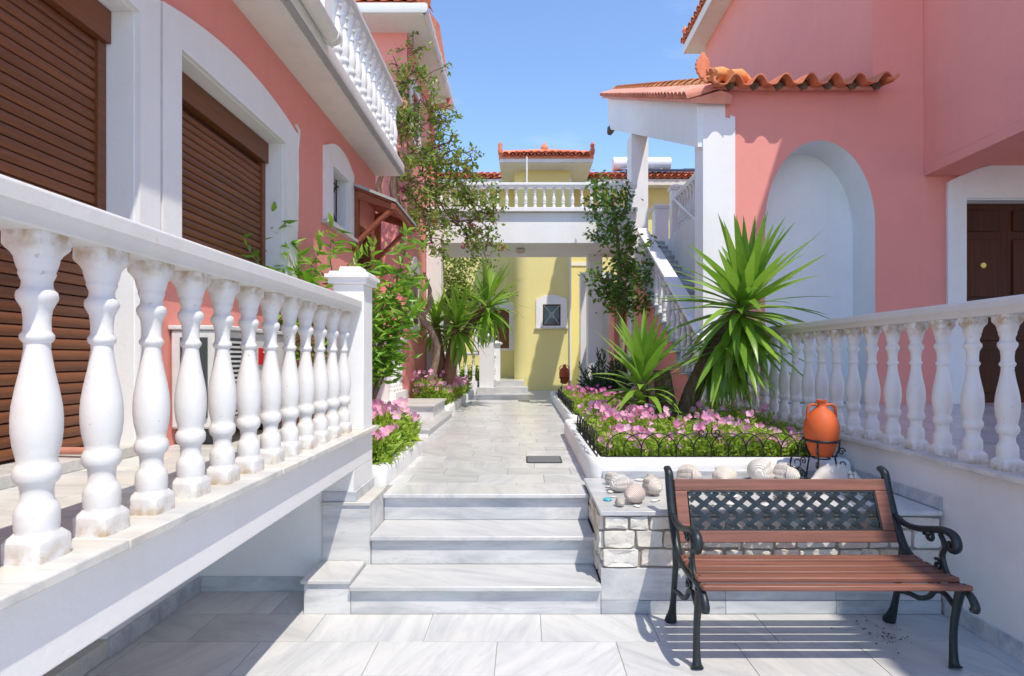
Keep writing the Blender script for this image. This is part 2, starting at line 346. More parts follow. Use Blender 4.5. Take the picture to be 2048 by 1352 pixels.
MB().box(-1.245, -.942, 3.362, 3.78, .545, .567).build('upper_cap', M['marbley'], sb, bev=.004)

# ================================================================== BALUSTRADES
BPROF = [(0,.068,1),(.058,.068,1),(.066,.067,.9),(.083,.060,.25),(.088,.0585,0),(.10,.061),(.14,.061),(.160,.058),(.172,.050),(.18,.045),(.205,.0435),(.228,.047),(.236,.056),
         (.246,.062),(.262,.065),(.278,.0635),(.290,.057),(.297,.0535),(.315,.056),(.35,.064),(.39,.0685),(.43,.069),(.47,.066),(.52,.0575),(.57,.047),(.615,.0395),(.645,.0355),(.662,.036),
         (.667,.041),(.676,.046),(.686,.046),(.694,.040),(.700,.037),(.735,.0365),(.765,.040),(.78,.047),(.792,.054),(.804,.0565),(.818,.054),(.826,.046),(.834,.042),(.850,.041),(.862,.046),
         (.874,.0505),(.880,.0485),(.892,.053),(.908,.0575),(.922,.0600),(.935,.063,.25),(.950,.067,.8),(.958,.068,1),(1.0,.068,1)]
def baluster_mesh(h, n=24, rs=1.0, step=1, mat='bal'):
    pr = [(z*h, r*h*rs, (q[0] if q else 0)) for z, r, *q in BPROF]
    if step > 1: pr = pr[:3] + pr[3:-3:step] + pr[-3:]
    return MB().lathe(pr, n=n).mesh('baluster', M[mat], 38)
RAIL = [(-.058, 0), (.058, 0), (.062, .020), (.070, .028), (.080, .040), (.080, .078), (.074, .084), (-.074, .084), (-.080, .078), (-.080, .040), (-.070, .028), (-.062, .020)]
def run_balusters(root, me, pts, z, rz=0):
    for i, (x, y) in enumerate(pts):
        link('baluster', me, root, Matrix.Translation((x, y, z)) @ Matrix.Rotation(rz + random.choice((0, 1, 2, 3))*math.pi/2, 4, 'Z'))
def post(root, x, y, w, z0, z1, cap=.03, name='post'):
    h = w/2
    p = bx(name, M['white'], root, x - h, x + h, y - h, y + h, z0, z1, bev=.004)
    c = MB()
    pr = [(z1, h*1.02), (z1 + .004, h*1.25), (z1 + .035, h*1.25), (z1 + .04, h*1.42), (z1 + .062, h*1.42), (z1 + .066, h*1.22), (z1 + .084, h*1.16), (z1 + .088, h*.72), (z1 + .12, h*.66)]
    vs_ = []; fs = []
    for z, r in pr: vs_ += [(x-r, y-r, z), (x+r, y-r, z), (x+r, y+r, z), (x-r, y+r, z)]
    for j in range(len(pr)-1):
        for i in range(4): fs.append((j*4+i, j*4+(i+1) % 4, (j+1)*4+(i+1) % 4, (j+1)*4+i))
    fs.append((3, 2, 1, 0)); k = len(pr)*4 - 4; fs.append((k, k+1, k+2, k+3)); c.add(vs_, fs)
    c.build('post_cap', M['white'], p)

# ---- left raised terrace
ZL = .985; XSL = -1.01
lt = thing('raised_terrace', 'left raised terrace with marble edge and white beam under its balustrade', 'terrace', (-1.5, 1.5, 0))
y = 3.83; k = 0
while y > -1.5:                                      # marble coping slabs
    ya = y - (.9 if k else .62)
    MB().box(-1.36, XSL, ya + .0015, y - .0015, ZL - .026, ZL + random.uniform(-.001, .001)).build('coping_slab', M['marbley'], lt, bev=.004); y = ya; k += 1
bx('edge_beam', M['white'], lt, -1.36, -1.05, -1.5, 3.81, .755, ZL - .026, bev=.006)
bx('terrace_slab', M['white'], lt, -2.2, -1.36, -1.5, 3.80, .80, ZL - .0095)
tiles(lt, -1.9, -1.362, 1.0, 3.80, ZL - .006, .62, .30, 'terrace_tile', M['marbley'], .4)
bx('end_wall', M['white'], lt, -2.0, -1.05, 3.392, 3.81, .57, .755)
bx('back_wall', M['white'], lt, -2.3, -1.236, 3.395, 3.60, 0, .80)
bx('side_wall', M['white'], lt, -2.3, -2.0, 2.64, 3.395, 0, .80)
bx('inner_wall', M['white'], lt, -2.75, -2.7, -1.5, 2.64, 0, .80)
bx('ledge', M['marbley'], lt, -2.7, -1.99, -1.5, 2.64, .014, .10, bev=.004)
bx('skirting', M['marbleg'], lt, -2.0, -1.237, 3.377, 3.394, .014, .105, bev=.002)
bx('skirting', M['marbleg'], lt, -1.999, -1.982, 2.64, 3.376, .014, .105, bev=.002)
bx('skirting', M['marbleg'], lt, -1.24, -1.035, 3.378, 3.391, .568, .628, bev=.002)
bx('skirting', M['marbleg'], lt, -1.048, -1.034, 3.392, 3.80, .568, .628, bev=.002)
lb = thing('balustrade', 'near left white balustrade of bulging balusters on the raised terrace edge', 'balustrade', (-1.13, 2.4, ZL))
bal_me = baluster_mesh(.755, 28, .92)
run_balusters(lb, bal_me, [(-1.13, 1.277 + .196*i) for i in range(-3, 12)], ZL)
MB().sweep(RAIL, (-1.13, -.5, 1.738), (-1.13, 3.57, 1.738), (1, 0, 0), (0, 0, 1)).build('handrail', M['whiteb'], lb, bev=.004)
post(lb, -1.14, 3.67, .20, ZL, 1.93)

# ---- right raised terrace
ZRT = .885
rt = thing('raised_terrace', 'right raised terrace with pale marble edge before the dark door', 'terrace', (3.4, 4, 0))
y = 6.79; k = 0
while y > -2:
    ya = y - (1.0 if k else .8)
    MB().box(2.32, 2.62, ya + .0015, y - .0015, ZRT - .028, ZRT + random.uniform(-.001, .001)).build('coping_slab', M['marbley'], rt, bev=.004); y = ya; k += 1
bx('retaining_wall', M['white'], rt, 2.36, 2.62, -2, 6.79, 0, ZRT - .028)
bx('terrace_fill', M['grout'], rt, 2.62, 8.5, -2, 6.79, 0, ZRT - .0035)
tiles(rt, 2.622, 6.2, 2.2, 6.78, ZRT, .62, .40, 'terrace_tile', M['marble'], .4)
bx('terrace_floor', M['marble'], rt, 2.622, 8.4, -2, 2.2, ZRT - .0034, ZRT - .0005)
y = -1.0
while y < 3.07:
    yb = min(y + .62, 3.07); bx('skirting', M['marbleg'], rt, 2.345, 2.359, y + .001, yb - .001, .014, .105, bev=.002); y = yb
bx('skirting', M['marbleg'], rt, 2.345, 2.359, 3.10, 3.90, .594, .665, bev=.002)
rb = thing('balustrade', 'right white balustrade in shade behind the iron bench and amphora', 'balustrade', (2.43, 4.5, ZRT))
balr = baluster_mesh(.785, 24, .94)
run_balusters(rb, balr, [(2.43, 2.764 + .2155*i) for i in range(-3, 19)], ZRT)
MB().sweep(RAIL, (2.43, 1.5, 1.668), (2.43, 6.79, 1.668), (1, 0, 0), (0, 0, 1)).build('handrail', M['whiteb'], rb, bev=.004)

# ================================================================== LEFT HOUSES
lh = thing('pink_house', 'near left pink house with brown roller shutters and white arched surrounds', 'house', (-2.4, 3, 0))
XW = -1.9
def wall_open(root, fr, o, u0, u1, w0, w1, holes, th, mat, name='wall'):
    # a wall with rectangular holes (u0,u1,w0,w1), sorted by u and not overlapping
    u = u0; m = MB()
    def q(a, b, c, d):
        if b - a > 1e-4 and d - c > 1e-4: m.prism([(a, c), (b, c), (b, d), (a, d)], -th, 0, fr, o)
    for (a, b, c, d) in sorted(holes):
        q(u, a, w0, w1); q(a, b, w0, c); q(a, b, d, w1); u = b
    q(u, u1, w0, w1); return m.build(name, mat, root)
wall_open(lh, FX, (XW, 0, 0), -2, 7.04, .90, 3.78, [(.9, 2.68, .98, 3.14), (3.007, 4.327, 1.93, 3.14), (5.40, 5.90, 2.80, 3.34), (6.2, 6.95, .86, 3.02)], .28, M['pink'])
bx('inner_core', M['pink'], lh, -8, -2.19, -2, 7.04, .90, 3.78)
bx('lower_wall', M['pink'], lh, -8, XW - .002, 3.82, 7.04, 0, .898)
def surround(root, fr, o, u0, u1, w0, zs, rise, a, b, c, d, proud, mat, name='surround', n=14, depth=.0):
    m = MB(); mid = (u0 + u1)/2
    arc = lambda u: zs + rise*(1 - ((u - mid)/((u1 - u0)/2))**2)
    m.prism([(u0, w0), (a, w0), (a, arc(a)), (u0, zs)], -depth, proud, fr, o)
    m.prism([(b, w0), (u1, w0), (u1, zs), (b, arc(b))], -depth, proud, fr, o)
    if c > w0 + .003: m.prism([(a, w0), (b, w0), (b, c), (a, c)], -depth, proud, fr, o)
    for i in range(n):
        p = a + (b-a)*i/n; q = a + (b-a)*(i+1)/n
        m.prism([(p, d), (q, d), (q, arc(q)), (p, arc(p))], -depth, proud, fr, o)
    bm = bmesh.new(); me = m.mesh(name, mat); bm.from_mesh(me); bmesh.ops.remove_doubles(bm, verts=bm.verts, dist=1e-5)
    # drop the inner double faces left between the strips
    seen = {}
    for f in bm.faces: seen.setdefault(tuple(sorted(v.index for v in f.verts)), []).append(f)
    bmesh.ops.delete(bm, geom=[f for l in seen.values() if len(l) > 1 for f in l], context='FACES'); bmesh.ops.recalc_face_normals(bm, faces=bm.faces)
    bm.to_mesh(me); bm.free(); return link(name, me, root)
surround(lh, FX, (XW, 0, 0), .6, 2.83, .96, 3.295, .12, .9, 2.68, .98, 3.14, .03, M['white'])
surround(lh, FX, (XW, 0, 0), 2.852, 4.545, 1.86, 3.30, .115, 3.007, 4.327, 1.93, 3.14, .03, M['white'])
surround(lh, FX, (XW, 0, 0), 5.19, 6.06, 2.75, 3.46, .13, 5.40, 5.90, 2.80, 3.34, .03, M['white'])
MB().box(XW, XW + .07, 5.15, 6.10, 2.72, 2.755).build('window_sill', M['marble'], lh, bev=.004)
# reveals painted white
def reveal(root, y0, y1, z0, z1, x0=-2.10, x1=XW):
    m = MB(); m.box(x0, x1, y1 - .004, y1 + .02, z0, z1); m.box(x0, x1, y0 - .02, y0 + .004, z0, z1); m.box(x0, x1, y0 + .005, y1 - .005, z1 - .004, z1 + .02); m.box(x0, x1 - .002, y0 + .005, y1 - .005, z0 - .02, z0 + .004)
    m.build('reveal', M['white'], root)
for q in ((.9, 2.68, .98, 3.14), (3.007, 4.327, 1.93, 3.14), (5.40, 5.90, 2.80, 3.34)): reveal(lh, *q)
SLAT = [(-.006, .001), (.004, .003), (.0095, .010), (.0115, .024), (.0095, .038), (.004, .046), (-.006, .048)]
def shutter(root, y0, y1, z0, z1, xs):
    s = MB().box(xs - .02, xs + .055, y0 + .006, y1 - .006, z1 - .165, z1 - .006).build('roller_shutter', M['shutter'], root, bev=.004)
    for yy in (y0 + .006, y1 - .056): MB().box(xs - .02, xs + .03, yy, yy + .05, z0 + .008, z1 - .166).build('guide_rail', M['shutter'], s, bev=.003)
    z = z0 + .012; me = MB().sweep(SLAT, (0, 0, 0), (0, y1 - y0 - .114, 0), (1, 0, 0), (0, 0, 1)).mesh('slat', M['shutter'], 40)
    while z < z1 - .20:
        link('slat', me, s, Matrix.Translation((xs + .005, y0 + .057, z))); z += .0495
    bx('shutter_backing', M['door'], s, xs - .03, xs - .008, y0 + .004, y1 - .004, z0 + .003, z1 - .166)
shutter(lh, .9, 2.68, 1.03, 3.14, -2.06); shutter(lh, 3.007, 4.327, 1.94, 3.14, -2.06)
bx('door_threshold', M['marbley'], lh, -2.1, -1.86, .86, 2.72, ZL - .006, 1.03, bev=.005)
# small window with grille
w = bx('window', M['glass'], lh, -2.10, -2.08, 5.405, 5.895, 2.805, 3.335)
m = MB(); m.box(-2.08, -2.05, 5.41, 5.45, 2.81, 3.33); m.box(-2.08, -2.05, 5.85, 5.89, 2.81, 3.33); m.box(-2.08, -2.05, 5.45, 5.85, 3.29, 3.33); m.box(-2.08, -2.05, 5.45, 5.85, 2.81, 2.85); m.build('window_frame', M['shutter'], w)
m = MB()
for yy in (5.47, 5.65, 5.83): m.tube([(-1.99, yy, 2.80), (-1.99, yy, 3.34)], .007, 6)
for zz in (2.86, 3.28): m.tube([(-1.99, 5.40, zz), (-1.99, 5.90, zz)], .007, 6)
m.tube([(-1.99, 5.47, 2.86), (-1.99, 5.60, 3.02), (-1.99, 5.65, 3.07), (-1.99, 5.83, 3.28)], .006, 6); m.tube([(-1.99, 5.83, 2.86), (-1.99, 5.65, 3.07), (-1.99, 5.47, 3.28)], .006, 6)
m.build('window_grille', M['wire'], w)
d = bx('door', M['door'], lh, -2.06, -2.02, 6.21, 6.94, .86, 3.01)
m = MB(); m.box(-2.02, -1.93, 6.205, 6.27, .86, 3.015); m.box(-2.02, -1.93, 6.88, 6.945, .86, 3.015); m.box(-2.02, -1.93, 6.27, 6.88, 2.95, 3.015); m.build('door_frame', M['shutter'], d)
for z0, z1 in ((1.0, 1.7), (1.82, 2.85)): MB().box(-2.02, -2.005, 6.36, 6.79, z0, z1).build('door_panel', M['door'], d, bev=.006)
# eave, fascia, gutter, roof terrace
bx('soffit', M['cream'], lh, -2.2, -1.59, -2, 7.04, 3.78, 3.90)
bx('fascia_strip', M['greyp'], lh, -1.59, -1.545, -2, 7.04, 3.795, 3.815)
MB().sweep([(0, 0), (.05, 0), (.055, .012), (.055, .11), (.04, .125), (0, .125)], (-1.59, -2, 3.815), (-1.59, 7.06, 3.815), (1, 0, 0), (0, 0, 1)).build('fascia', M['cream'], lh, bev=.004)
bx('roof_deck', M['cream'], lh, -8, -1.59, -2, 7.04, 3.90, 3.94)
gp = [(.0625*math.cos(a), .0625*math.sin(a)) for a in [math.pi + math.pi*i/10 for i in range(11)]] + [(.055*math.cos(a), .055*math.sin(a)) for a in [2*math.pi - math.pi*i/10 for i in range(11)]]
gt = MB().sweep(gp, (-1.475, -1.5, 3.93), (-1.475, 4.2, 3.93), (1, 0, 0), (0, 0, 1)).build('gutter', M['cream'], lh, 40)
MB().tube([(-1.475, 4.19, 3.925), (-1.475, 4.25, 3.925)], [.07, .07], 14).build('gutter_end', M['cream'], gt, 40)
for yy in (1.6, 2.5, 3.4): MB().tube([(-1.545, yy, 3.90), (-1.50, yy, 3.862), (-1.44, yy, 3.868), (-1.405, yy, 3.93)], .006, 6).build('gutter_bracket', M['steel'], gt)
MB().tube([(XW + .032, 4.50, 3.36), (XW + .04, 4.55, 3.33), (XW + .02, 4.56, 3.15), (XW + .03, 4.548, 2.95), (XW + .02, 4.552, 2.5)], .011, 6).build('cable', M['plastic'], lh, 60)
MB().tube([(-2.0, 2.34, 1.055), (-1.83, 2.31, 1.06)], .016, 10).build('pipe_stub', M['tilepink'], lh, 60)
ub = thing('balustrade', 'white balustrade along the roof terrace of the near left pink house', 'balustrade', (-1.62, 5.5, 3.94))
bal_lo = baluster_mesh(.72, 14, 1.0, 1)
post(ub, -1.63, 4.32, .20, 3.94, 4.85)
run_balusters(ub, bal_lo, [(-1.63, 4.60 + .19*i) for i in range(13)], 3.94)
MB().sweep(RAIL, (-1.63, 4.42, 4.66), (-1.63, 7.02, 4.66), (1, 0, 0), (0, 0, 1)).build('handrail', M['whiteb'], ub, bev=.004)

# ---- second left house (taller block)
h2 = thing('pink_house', 'tall left pink house block with tiled eave behind the leafy climber', 'house', (-3, 9.9, 0))
X2 = -1.86; Y2 = 8.74; Y2e = 11.05
wall_open(h2, FX, (X2, 0, 0), Y2, Y2e, 0, 6.62, [(9.1, 9.6, 5.10, 5.95)], .25, M['pink'])
bx('front_wall', M['pink'], h2, -7, X2 - .001, Y2 - .001, Y2 + .25, 0, 6.62)
bx('inner_core', M['pink'], h2, -7, X2 - .26, Y2 + .26, Y2e, 0, 6.62)
surround(h2, FX, (X2, 0, 0), 8.93, 9.78, 5.05, 6.02, .12, 9.1, 9.6, 5.10, 5.95, .03, M['white'])
bx('window', M['glass'], h2, X2 - .15, X2 - .13, 9.1, 9.6, 5.10, 5.95)
surround(h2, FX, (X2, 0, 0), 9.0, 9.7, 1.9, 2.95, .22, 9.12, 9.58, 2.0, 2.9, .03, M['white']); bx('shutter', M['shutter'], h2, X2 + .002, X2 + .012, 9.12, 9.58, 2.0, 2.9)
bx('soffit', M['cream'], h2, -7, -1.52, 8.29, 11.5, 6.62, 6.70)
MB().sweep([(0, 0), (.05, 0), (.07, .05), (.07, .14), (0, .14)], (-1.52, 8.24, 6.625), (-1.52, 11.5, 6.625), (1, 0, 0), (0, 0, 1)).build('gutter', M['cream'], h2, bev=.006)
MB().sweep([(0, 0), (.05, 0), (.07, .05), (.07, .14), (0, .14)], (-7, 8.29, 6.625), (-1.47, 8.29, 6.625), (0, -1, 0), (0, 0, 1)).build('gutter', M['cream'], h2, bev=.006)
for yy in (8.9, 9.6, 10.3, 11.0): MB().tube([(-1.50, yy, 6.61), (-1.443, yy, 6.62), (-1.442, yy, 6.765), (-1.50, yy, 6.775)], .008, 6).build('gutter_clip', M['steel'], h2)
MB().tube([(-1.50, 11.0, 6.64), (-1.50, 11.0, 6.52), (-1.56, 10.9, 6.46), (-1.78, 10.85, 6.40), (-1.80, 10.85, 6.3), (-1.80, 10.85, .6)], .05, 10).build('downpipe', M['pinkpipe'], h2, 50)

# ---- roof tiles: one barrel tile mesh, laid as overlapping rows
def tile_mesh(name, mat, r=.10, L=.42, th=.014, n=8, taper=.82):
    vs_ = []; fs = []
    for j, (yy, k) in enumerate(((0, 1.0), (L, taper))):
        for rr in (r, r - th):
            for i in range(n+1):
                a = math.pi*i/n; vs_.append((math.cos(a)*rr*k, yy, math.sin(a)*rr*k*.85))
    m = n+1
    for i in range(n):
        fs += [(i, i+1, 2*m+i+1, 2*m+i), (m+i, 3*m+i, 3*m+i+1, m+i+1), (i, m+i, m+i+1, i+1), (2*m+i, 2*m+i+1, 3*m+i+1, 3*m+i)]
    fs += [(0, 2*m, 3*m, m), (n, m+n, 3*m+n, 2*m+n)]
    return MB().add(vs_, fs).mesh(name, mat, 40)
TILE = tile_mesh('roof_tile', M['tile']); TILEP = tile_mesh('roof_tile', M['tilepink']); TILEO = tile_mesh('ridge_tile', M['tileorange'])
def roof_field(root, p0, along, up, ncol, nrow, pitch=.2, rowstep=.33, cover=TILE, pan=TILE, s=1.0):
    # p0: eave corner; along: unit vector along the eave; up: unit vector up the slope
    along = Vector(along).normalized(); up = Vector(up).normalized(); nrm = along.cross(up).normalized()
    if nrm.z < 0: nrm = -nrm
    rot = Matrix((along, up, nrm)).transposed().to_4x4(); rotp = Matrix((-along, up, -nrm)).transposed().to_4x4()
    p0 = Vector(p0)
    for r in range(nrow):
        for c in range(ncol):
            p = p0 + along*(pitch*(c+.5)) + up*(rowstep*r + random.uniform(-.008, .008)) + nrm*(.012*1)
            tilt = Matrix.Rotation(-.045, 4, 'X') @ Matrix.Rotation(random.uniform(-.02, .02), 4, 'Z') @ Matrix.Scale(s, 4)
            link('roof_tile', cover, root, Matrix.Translation(p + nrm*.02*s) @ rot @ tilt)
            if c < ncol - 1: link('roof_tile', pan, root, Matrix.Translation(p + along*pitch*.5 + nrm*.055*s) @ rotp @ Matrix.Rotation(.045, 4, 'X') @ Matrix.Scale(s, 4))
rf2 = MB().prism([(8.28, 6.765), (11.5, 6.765), (11.5, 6.85), (9.9, 7.45), (8.28, 6.82)], 1.52, 7, FNX).build('roof', M['tile'], h2)
roof_field(h2, (-3.1, 8.21, 6.80), (1, 0, 0), (0, 1, .42), 8, 3)
MB().tube([(-1.50, 8.26, 6.84), (-1.7, 8.5, 6.97), (-2.1, 8.95, 7.2)], [.12, .11, .11], 10).build('hip_tile', M['tile'], h2, 40)
m = MB(); m.lathe([(0, .04), (.06, .055), (.10, .03), (.16, .06), (.22, .05), (.27, .015)], (-1.52, 8.25, 6.95), 10); m.build('finial', M['tile'], h2, 40)

# ---- wooden canopy over the left door
cn = thing('wooden_canopy', 'red brown wooden canopy over the door of the near left house', 'canopy', (-1.7, 6.55, 3.1))
for i in range(6):
    a = 6.05 + i*.18; MB().prism([(-1.9, 3.33), (-1.44, 3.15), (-1.44, 3.17), (-1.9, 3.35)], -a - .178, -a, FY).build('roof_board', M['redwood'], cn, bev=.003)
MB().prism([(-1.9, 3.352), (-1.40, 3.157), (-1.40, 3.187), (-1.9, 3.385)], -7.16, -6.02, FY).build('roof_cover', M['greyp'], cn)
bx('edge_beam', M['redwood'], cn, -1.46, -1.41, 6.03, 7.15, 3.085, 3.148)
for yy in (6.10, 7.02):
    bx('wall_post', M['redwood'], cn, -1.897, -1.83, yy - .03, yy + .03, 2.62, 3.29); MB().tube([(-1.86, yy, 2.72), (-1.70, yy, 2.88), (-1.58, yy, 3.0), (-1.47, yy, 3.09)], [.034, .03, .03, .034], 6).build('brace', M['redwood'], cn)
    MB().prism([(-1.83, 3.21), (-1.45, 3.09), (-1.45, 3.148), (-1.83, 3.30)], -yy - .03, -yy + .03, FY).build('rafter', M['redwood'], cn)
# ---- air conditioner
ac = thing('air_conditioner', 'white outdoor air conditioning unit behind the near left balusters', 'air conditioner', (-1.74, 3.28, ZL))
bx('body', M['plastic'], ac, -1.89, -1.60, 2.94, 3.74, 1.07, 1.60, bev=.012)
bx('top_panel', M['plastic'], ac, -1.90, -1.585, 2.93, 3.75, 1.60, 1.625, bev=.006)
bx('coil', M['fin'], ac, -1.83, -1.69, 2.925, 2.939, 1.13, 1.56)
for i in range(16): bx('grille_bar', M['plastic'], ac, -1.599, -1.585, 2.98, 3.27, 1.14 + i*.026, 1.152 + i*.026)
bx('fan_well', M['fin'], ac, -1.5995, -1.597, 2.98, 3.27, 1.13, 1.56)
for yy in (3.0, 3.62): bx('foot', M['fin'], ac, -1.88, -1.62, yy, yy + .06, ZL - .005, 1.07)
pl = bx('name_plate', M['red'], ac, -1.598, -1.590, 3.31, 3.53, 1.41, 1.51)
def text(s, size, mat, parent, loc, rot, name='lettering', ext=.001):
    c = bpy.data.curves.new(name, 'FONT'); c.body = s; c.size = size; c.extrude = ext; c.align_x = 'CENTER'; c.align_y = 'CENTER'; c.offset = size*.02
    o = bpy.data.objects.new(name, c); COL.objects.link(o); dg = bpy.context.evaluated_depsgraph_get()
    me = bpy.data.meshes.new_from_object(o.evaluated_get(dg)); bpy.data.objects.remove(o); me.materials.clear(); me.materials.append(mat)
    return link(name, me, parent, Matrix.Translation(loc) @ Matrix.Rotation(rot[2], 4, 'Z') @ Matrix.Rotation(rot[0], 4, 'X'))
text('TCL', .075, M['lettering'], pl, (-1.589, 3.42, 1.46), (R(90), 0, R(90)))

# ---- landing blocks and small balustrade on the left of the path
ld = thing('marble_landing', 'low marble landing of two steps on the left side of the path', 'steps', (-1.5, 7.4, ZP))
bx('lower_step', M['white'], ld, -2.1, -1.10, 6.32, 8.4, ZP, .615); MB().box(-2.1, -1.08, 6.30, 8.42, .615, .64).build('lower_slab', M['marble'], ld, bev=.004)
bx('upper_step', M['marblev'], ld, -2.1, -1.24, 7.5, 8.6, .64, .79); MB().box(-2.1, -1.21, 7.46, 8.62, .79, .818).build('upper_slab', M['marbley'], ld, bev=.004)
sbl = thing('balustrade', 'short white balustrade beside the left landing under the tall pink house', 'balustrade', (-1.95, 8.1, .82))
bx('end_panel', M['white'], sbl, -2.2, -1.93, 7.82, 7.90, .82, 1.76, bev=.004)
run_balusters(sbl, baluster_mesh(.72, 14), [(-1.93, 8.02 + .17*i) for i in range(4)], .95)
bx('base_wall', M['white'], sbl, -2.02, -1.84, 7.91, 8.73, .82, .95); MB().sweep(RAIL, (-1.93, 7.9, 1.67), (-1.93, 8.74, 1.67), (1, 0, 0), (0, 0, 1)).build('handrail', M['white'], sbl)

# ================================================================== RIGHT HOUSE
YW = 6.8
rh = thing('pink_house', 'large right pink house with blind white arch and dark door', 'house', (4.5, 7.5, 0))
def arch_wall(root, u0, u1, w0, w1, a, b, zs, rise, y, th, mat, n=24, name='wall'):
    m = MB(); mid = (a+b)/2; hw = (b-a)/2
    arc = [(mid - hw*math.cos(math.pi*i/n), zs + rise*math.sin(math.pi*i/n)) for i in range(n+1)]
    for sgn in (0, 1):
        Y = y + th*sgn; vs_ = []; fs = []
        def V(u, w): vs_.append((u, Y, w)); return len(vs_)-1
        A = [V(*p) for p in arc]; T = [V(p[0], w1) for p in arc]
        q = [V(u0, w0), V(a, w0), V(b, w0), V(u1, w0), V(u1, w1), V(u0, w1)]
        f = [(q[0], q[1], A[0], T[0], q[5]), (q[2], q[3], q[4], T[-1], A[-1])] + [(A[i], A[i+1], T[i+1], T[i]) for i in range(n)]
        m.add(vs_, f)
    o = m.build(name, mat, root)
    rv = MB(); pts = [(a, w0)] + arc + [(b, w0)]
    vs_ = [(u, y - .002, w) for u, w in pts] + [(u, y + .5, w) for u, w in pts]; k = len(pts)
    rv.add(vs_, [(i, i+1, k+i+1, k+i) for i in range(k-1)]); r = rv.build('arch_reveal', M['white'], root, 40, fix=False)
    return o
arch_wall(rh, 2.24, 4.94, 0, 4.748, 2.98, 4.34, 3.10, 1.04, YW, .3, M['pink'])
bx('arch_back', M['white'], rh, 2.95, 4.37, YW + .46, YW + .52, .87, 4.2)
MB().prism([(2.237, .88), (2.60, .88), (2.60, 4.42), (2.54, 4.44), (2.54, 4.40), (2.237, 4.46)], .004, .03, FY, (0, YW, 0)).build('pilaster', M['white'], rh)
bx('pilaster_return', M['white'], rh, 2.205, 2.238, YW - .03, YW + .30, .6, 4.46)
bx('upper_front_wall', M['pink'], rh, 4.31, 4.94, YW + .001, YW + .3, 4.749, 9.4)
wall_open(rh, FY, (0, YW, 0), 4.94, 9.0, 0, 3.9, [(5.45, 6.75, ZRT, 3.42)], .3, M['pink'], 'door_wall')
surround(rh, FY, (0, YW, 0), 5.22, 6.98, ZRT, 3.62, .24, 5.45, 6.75, ZRT, 3.42, .03, M['white'])
MB().box(5.44, 5.455, YW - .002, YW + .2, ZRT, 3.42).box(6.745, 6.76, YW - .002, YW + .2, ZRT, 3.42).box(5.455, 6.745, YW - .002, YW + .2, 3.405, 3.43).build('reveal', M['white'], rh)
dr = bx('door', M['door'], rh, 5.456, 6.744, YW + .17, YW + .22, ZRT + .002, 3.404)
for (a, b) in ((5.50, 6.06), (6.14, 6.70)):
    for (c, d_) in ((ZRT + .12, 1.55), (1.67, 2.10), (2.22, 2.95), (3.05, 3.32)):
        MB().box(a + .04, b - .04, YW + .15, YW + .171, c, d_).build('door_panel', M['door'], dr, bev=.012)
MB().lathe([(0, .04), (.006, .04), (.012, .034)], (0, 0, 0), 16).build('door_plate', M['brass'], dr).matrix_basis = Matrix.Translation((5.80, YW + .15, 2.62)) @ Matrix.Rotation(R(90), 4, 'X')
MB().tube([(6.03, YW + .15, 1.90), (6.03, YW + .08, 1.90), (6.03, YW + .07, 1.80)], .012, 8).build('door_handle', M['brass'], dr)
# wing that overhangs the terrace (it also throws the shade on the right side)
wg = MB(); wg.prism([(4.94, -2.3), (9.5, -2.3), (9.5, 6.799), (4.94, 6.799)], 3.82, 8.4, FZ); wg.build('upper_wing', M['pink'], rh)
bx('porch_beam', M['pink'], rh, 4.942, 5.40, -2.29, 6.79, 3.70, 3.82); bx('ground_floor_wall', M['pink'], rh, 4.95, 9.4, -2.29, -1.9, 0, 3.7)
MB().prism([(4.05, -2.6), (9.8, -2.6), (9.8, 6.3), (4.49, 6.3)], 8.40, 8.55, FZ).build('wing_shade_eave', M['cream'], rh)  # unseen eave, its left edge slanted to set where the cast shade ends
MB().prism([(5.2, 8.551), (9.8, 8.551), (9.8, 9.6), (7.4, 9.6)], -6.3, 2.2, FY).build('wing_roof', M['tile'], rh)
# upper block seen above the small roof
bx('upper_side_wall', M['pink'], rh, 4.312, 9, YW + .301, 13.06, 3.9, 8.86)
bx('upper_soffit', M['cream'], rh, 3.92, 9, 6.3, 13.4, 8.86, 8.93)
bx('upper_fascia', M['cream'], rh, 3.88, 3.92, 6.3, 13.4, 8.85, 9.06)
roof_field(rh, (3.84, 13.4, 9.08), (0, -1, 0), (1, 0, .42), 34, 1)
MB().prism([(3.86, 9.06), (9, 9.06), (9, 11), (8.4, 11)], -13.35, -6.3, FY).build('upper_roof', M['tile'], rh)
MB().lathe([(0, .05), (.08, .09), (.2, .03), (.3, .07), (.4, .02)], (3.9, 13.35, 9.1), 8).build('finial', M['tile'], rh, 40)
bx('stair_side_wall', M['white'], rh, 3.10, 4.30, YW + .53, 13, .2, 4.0)
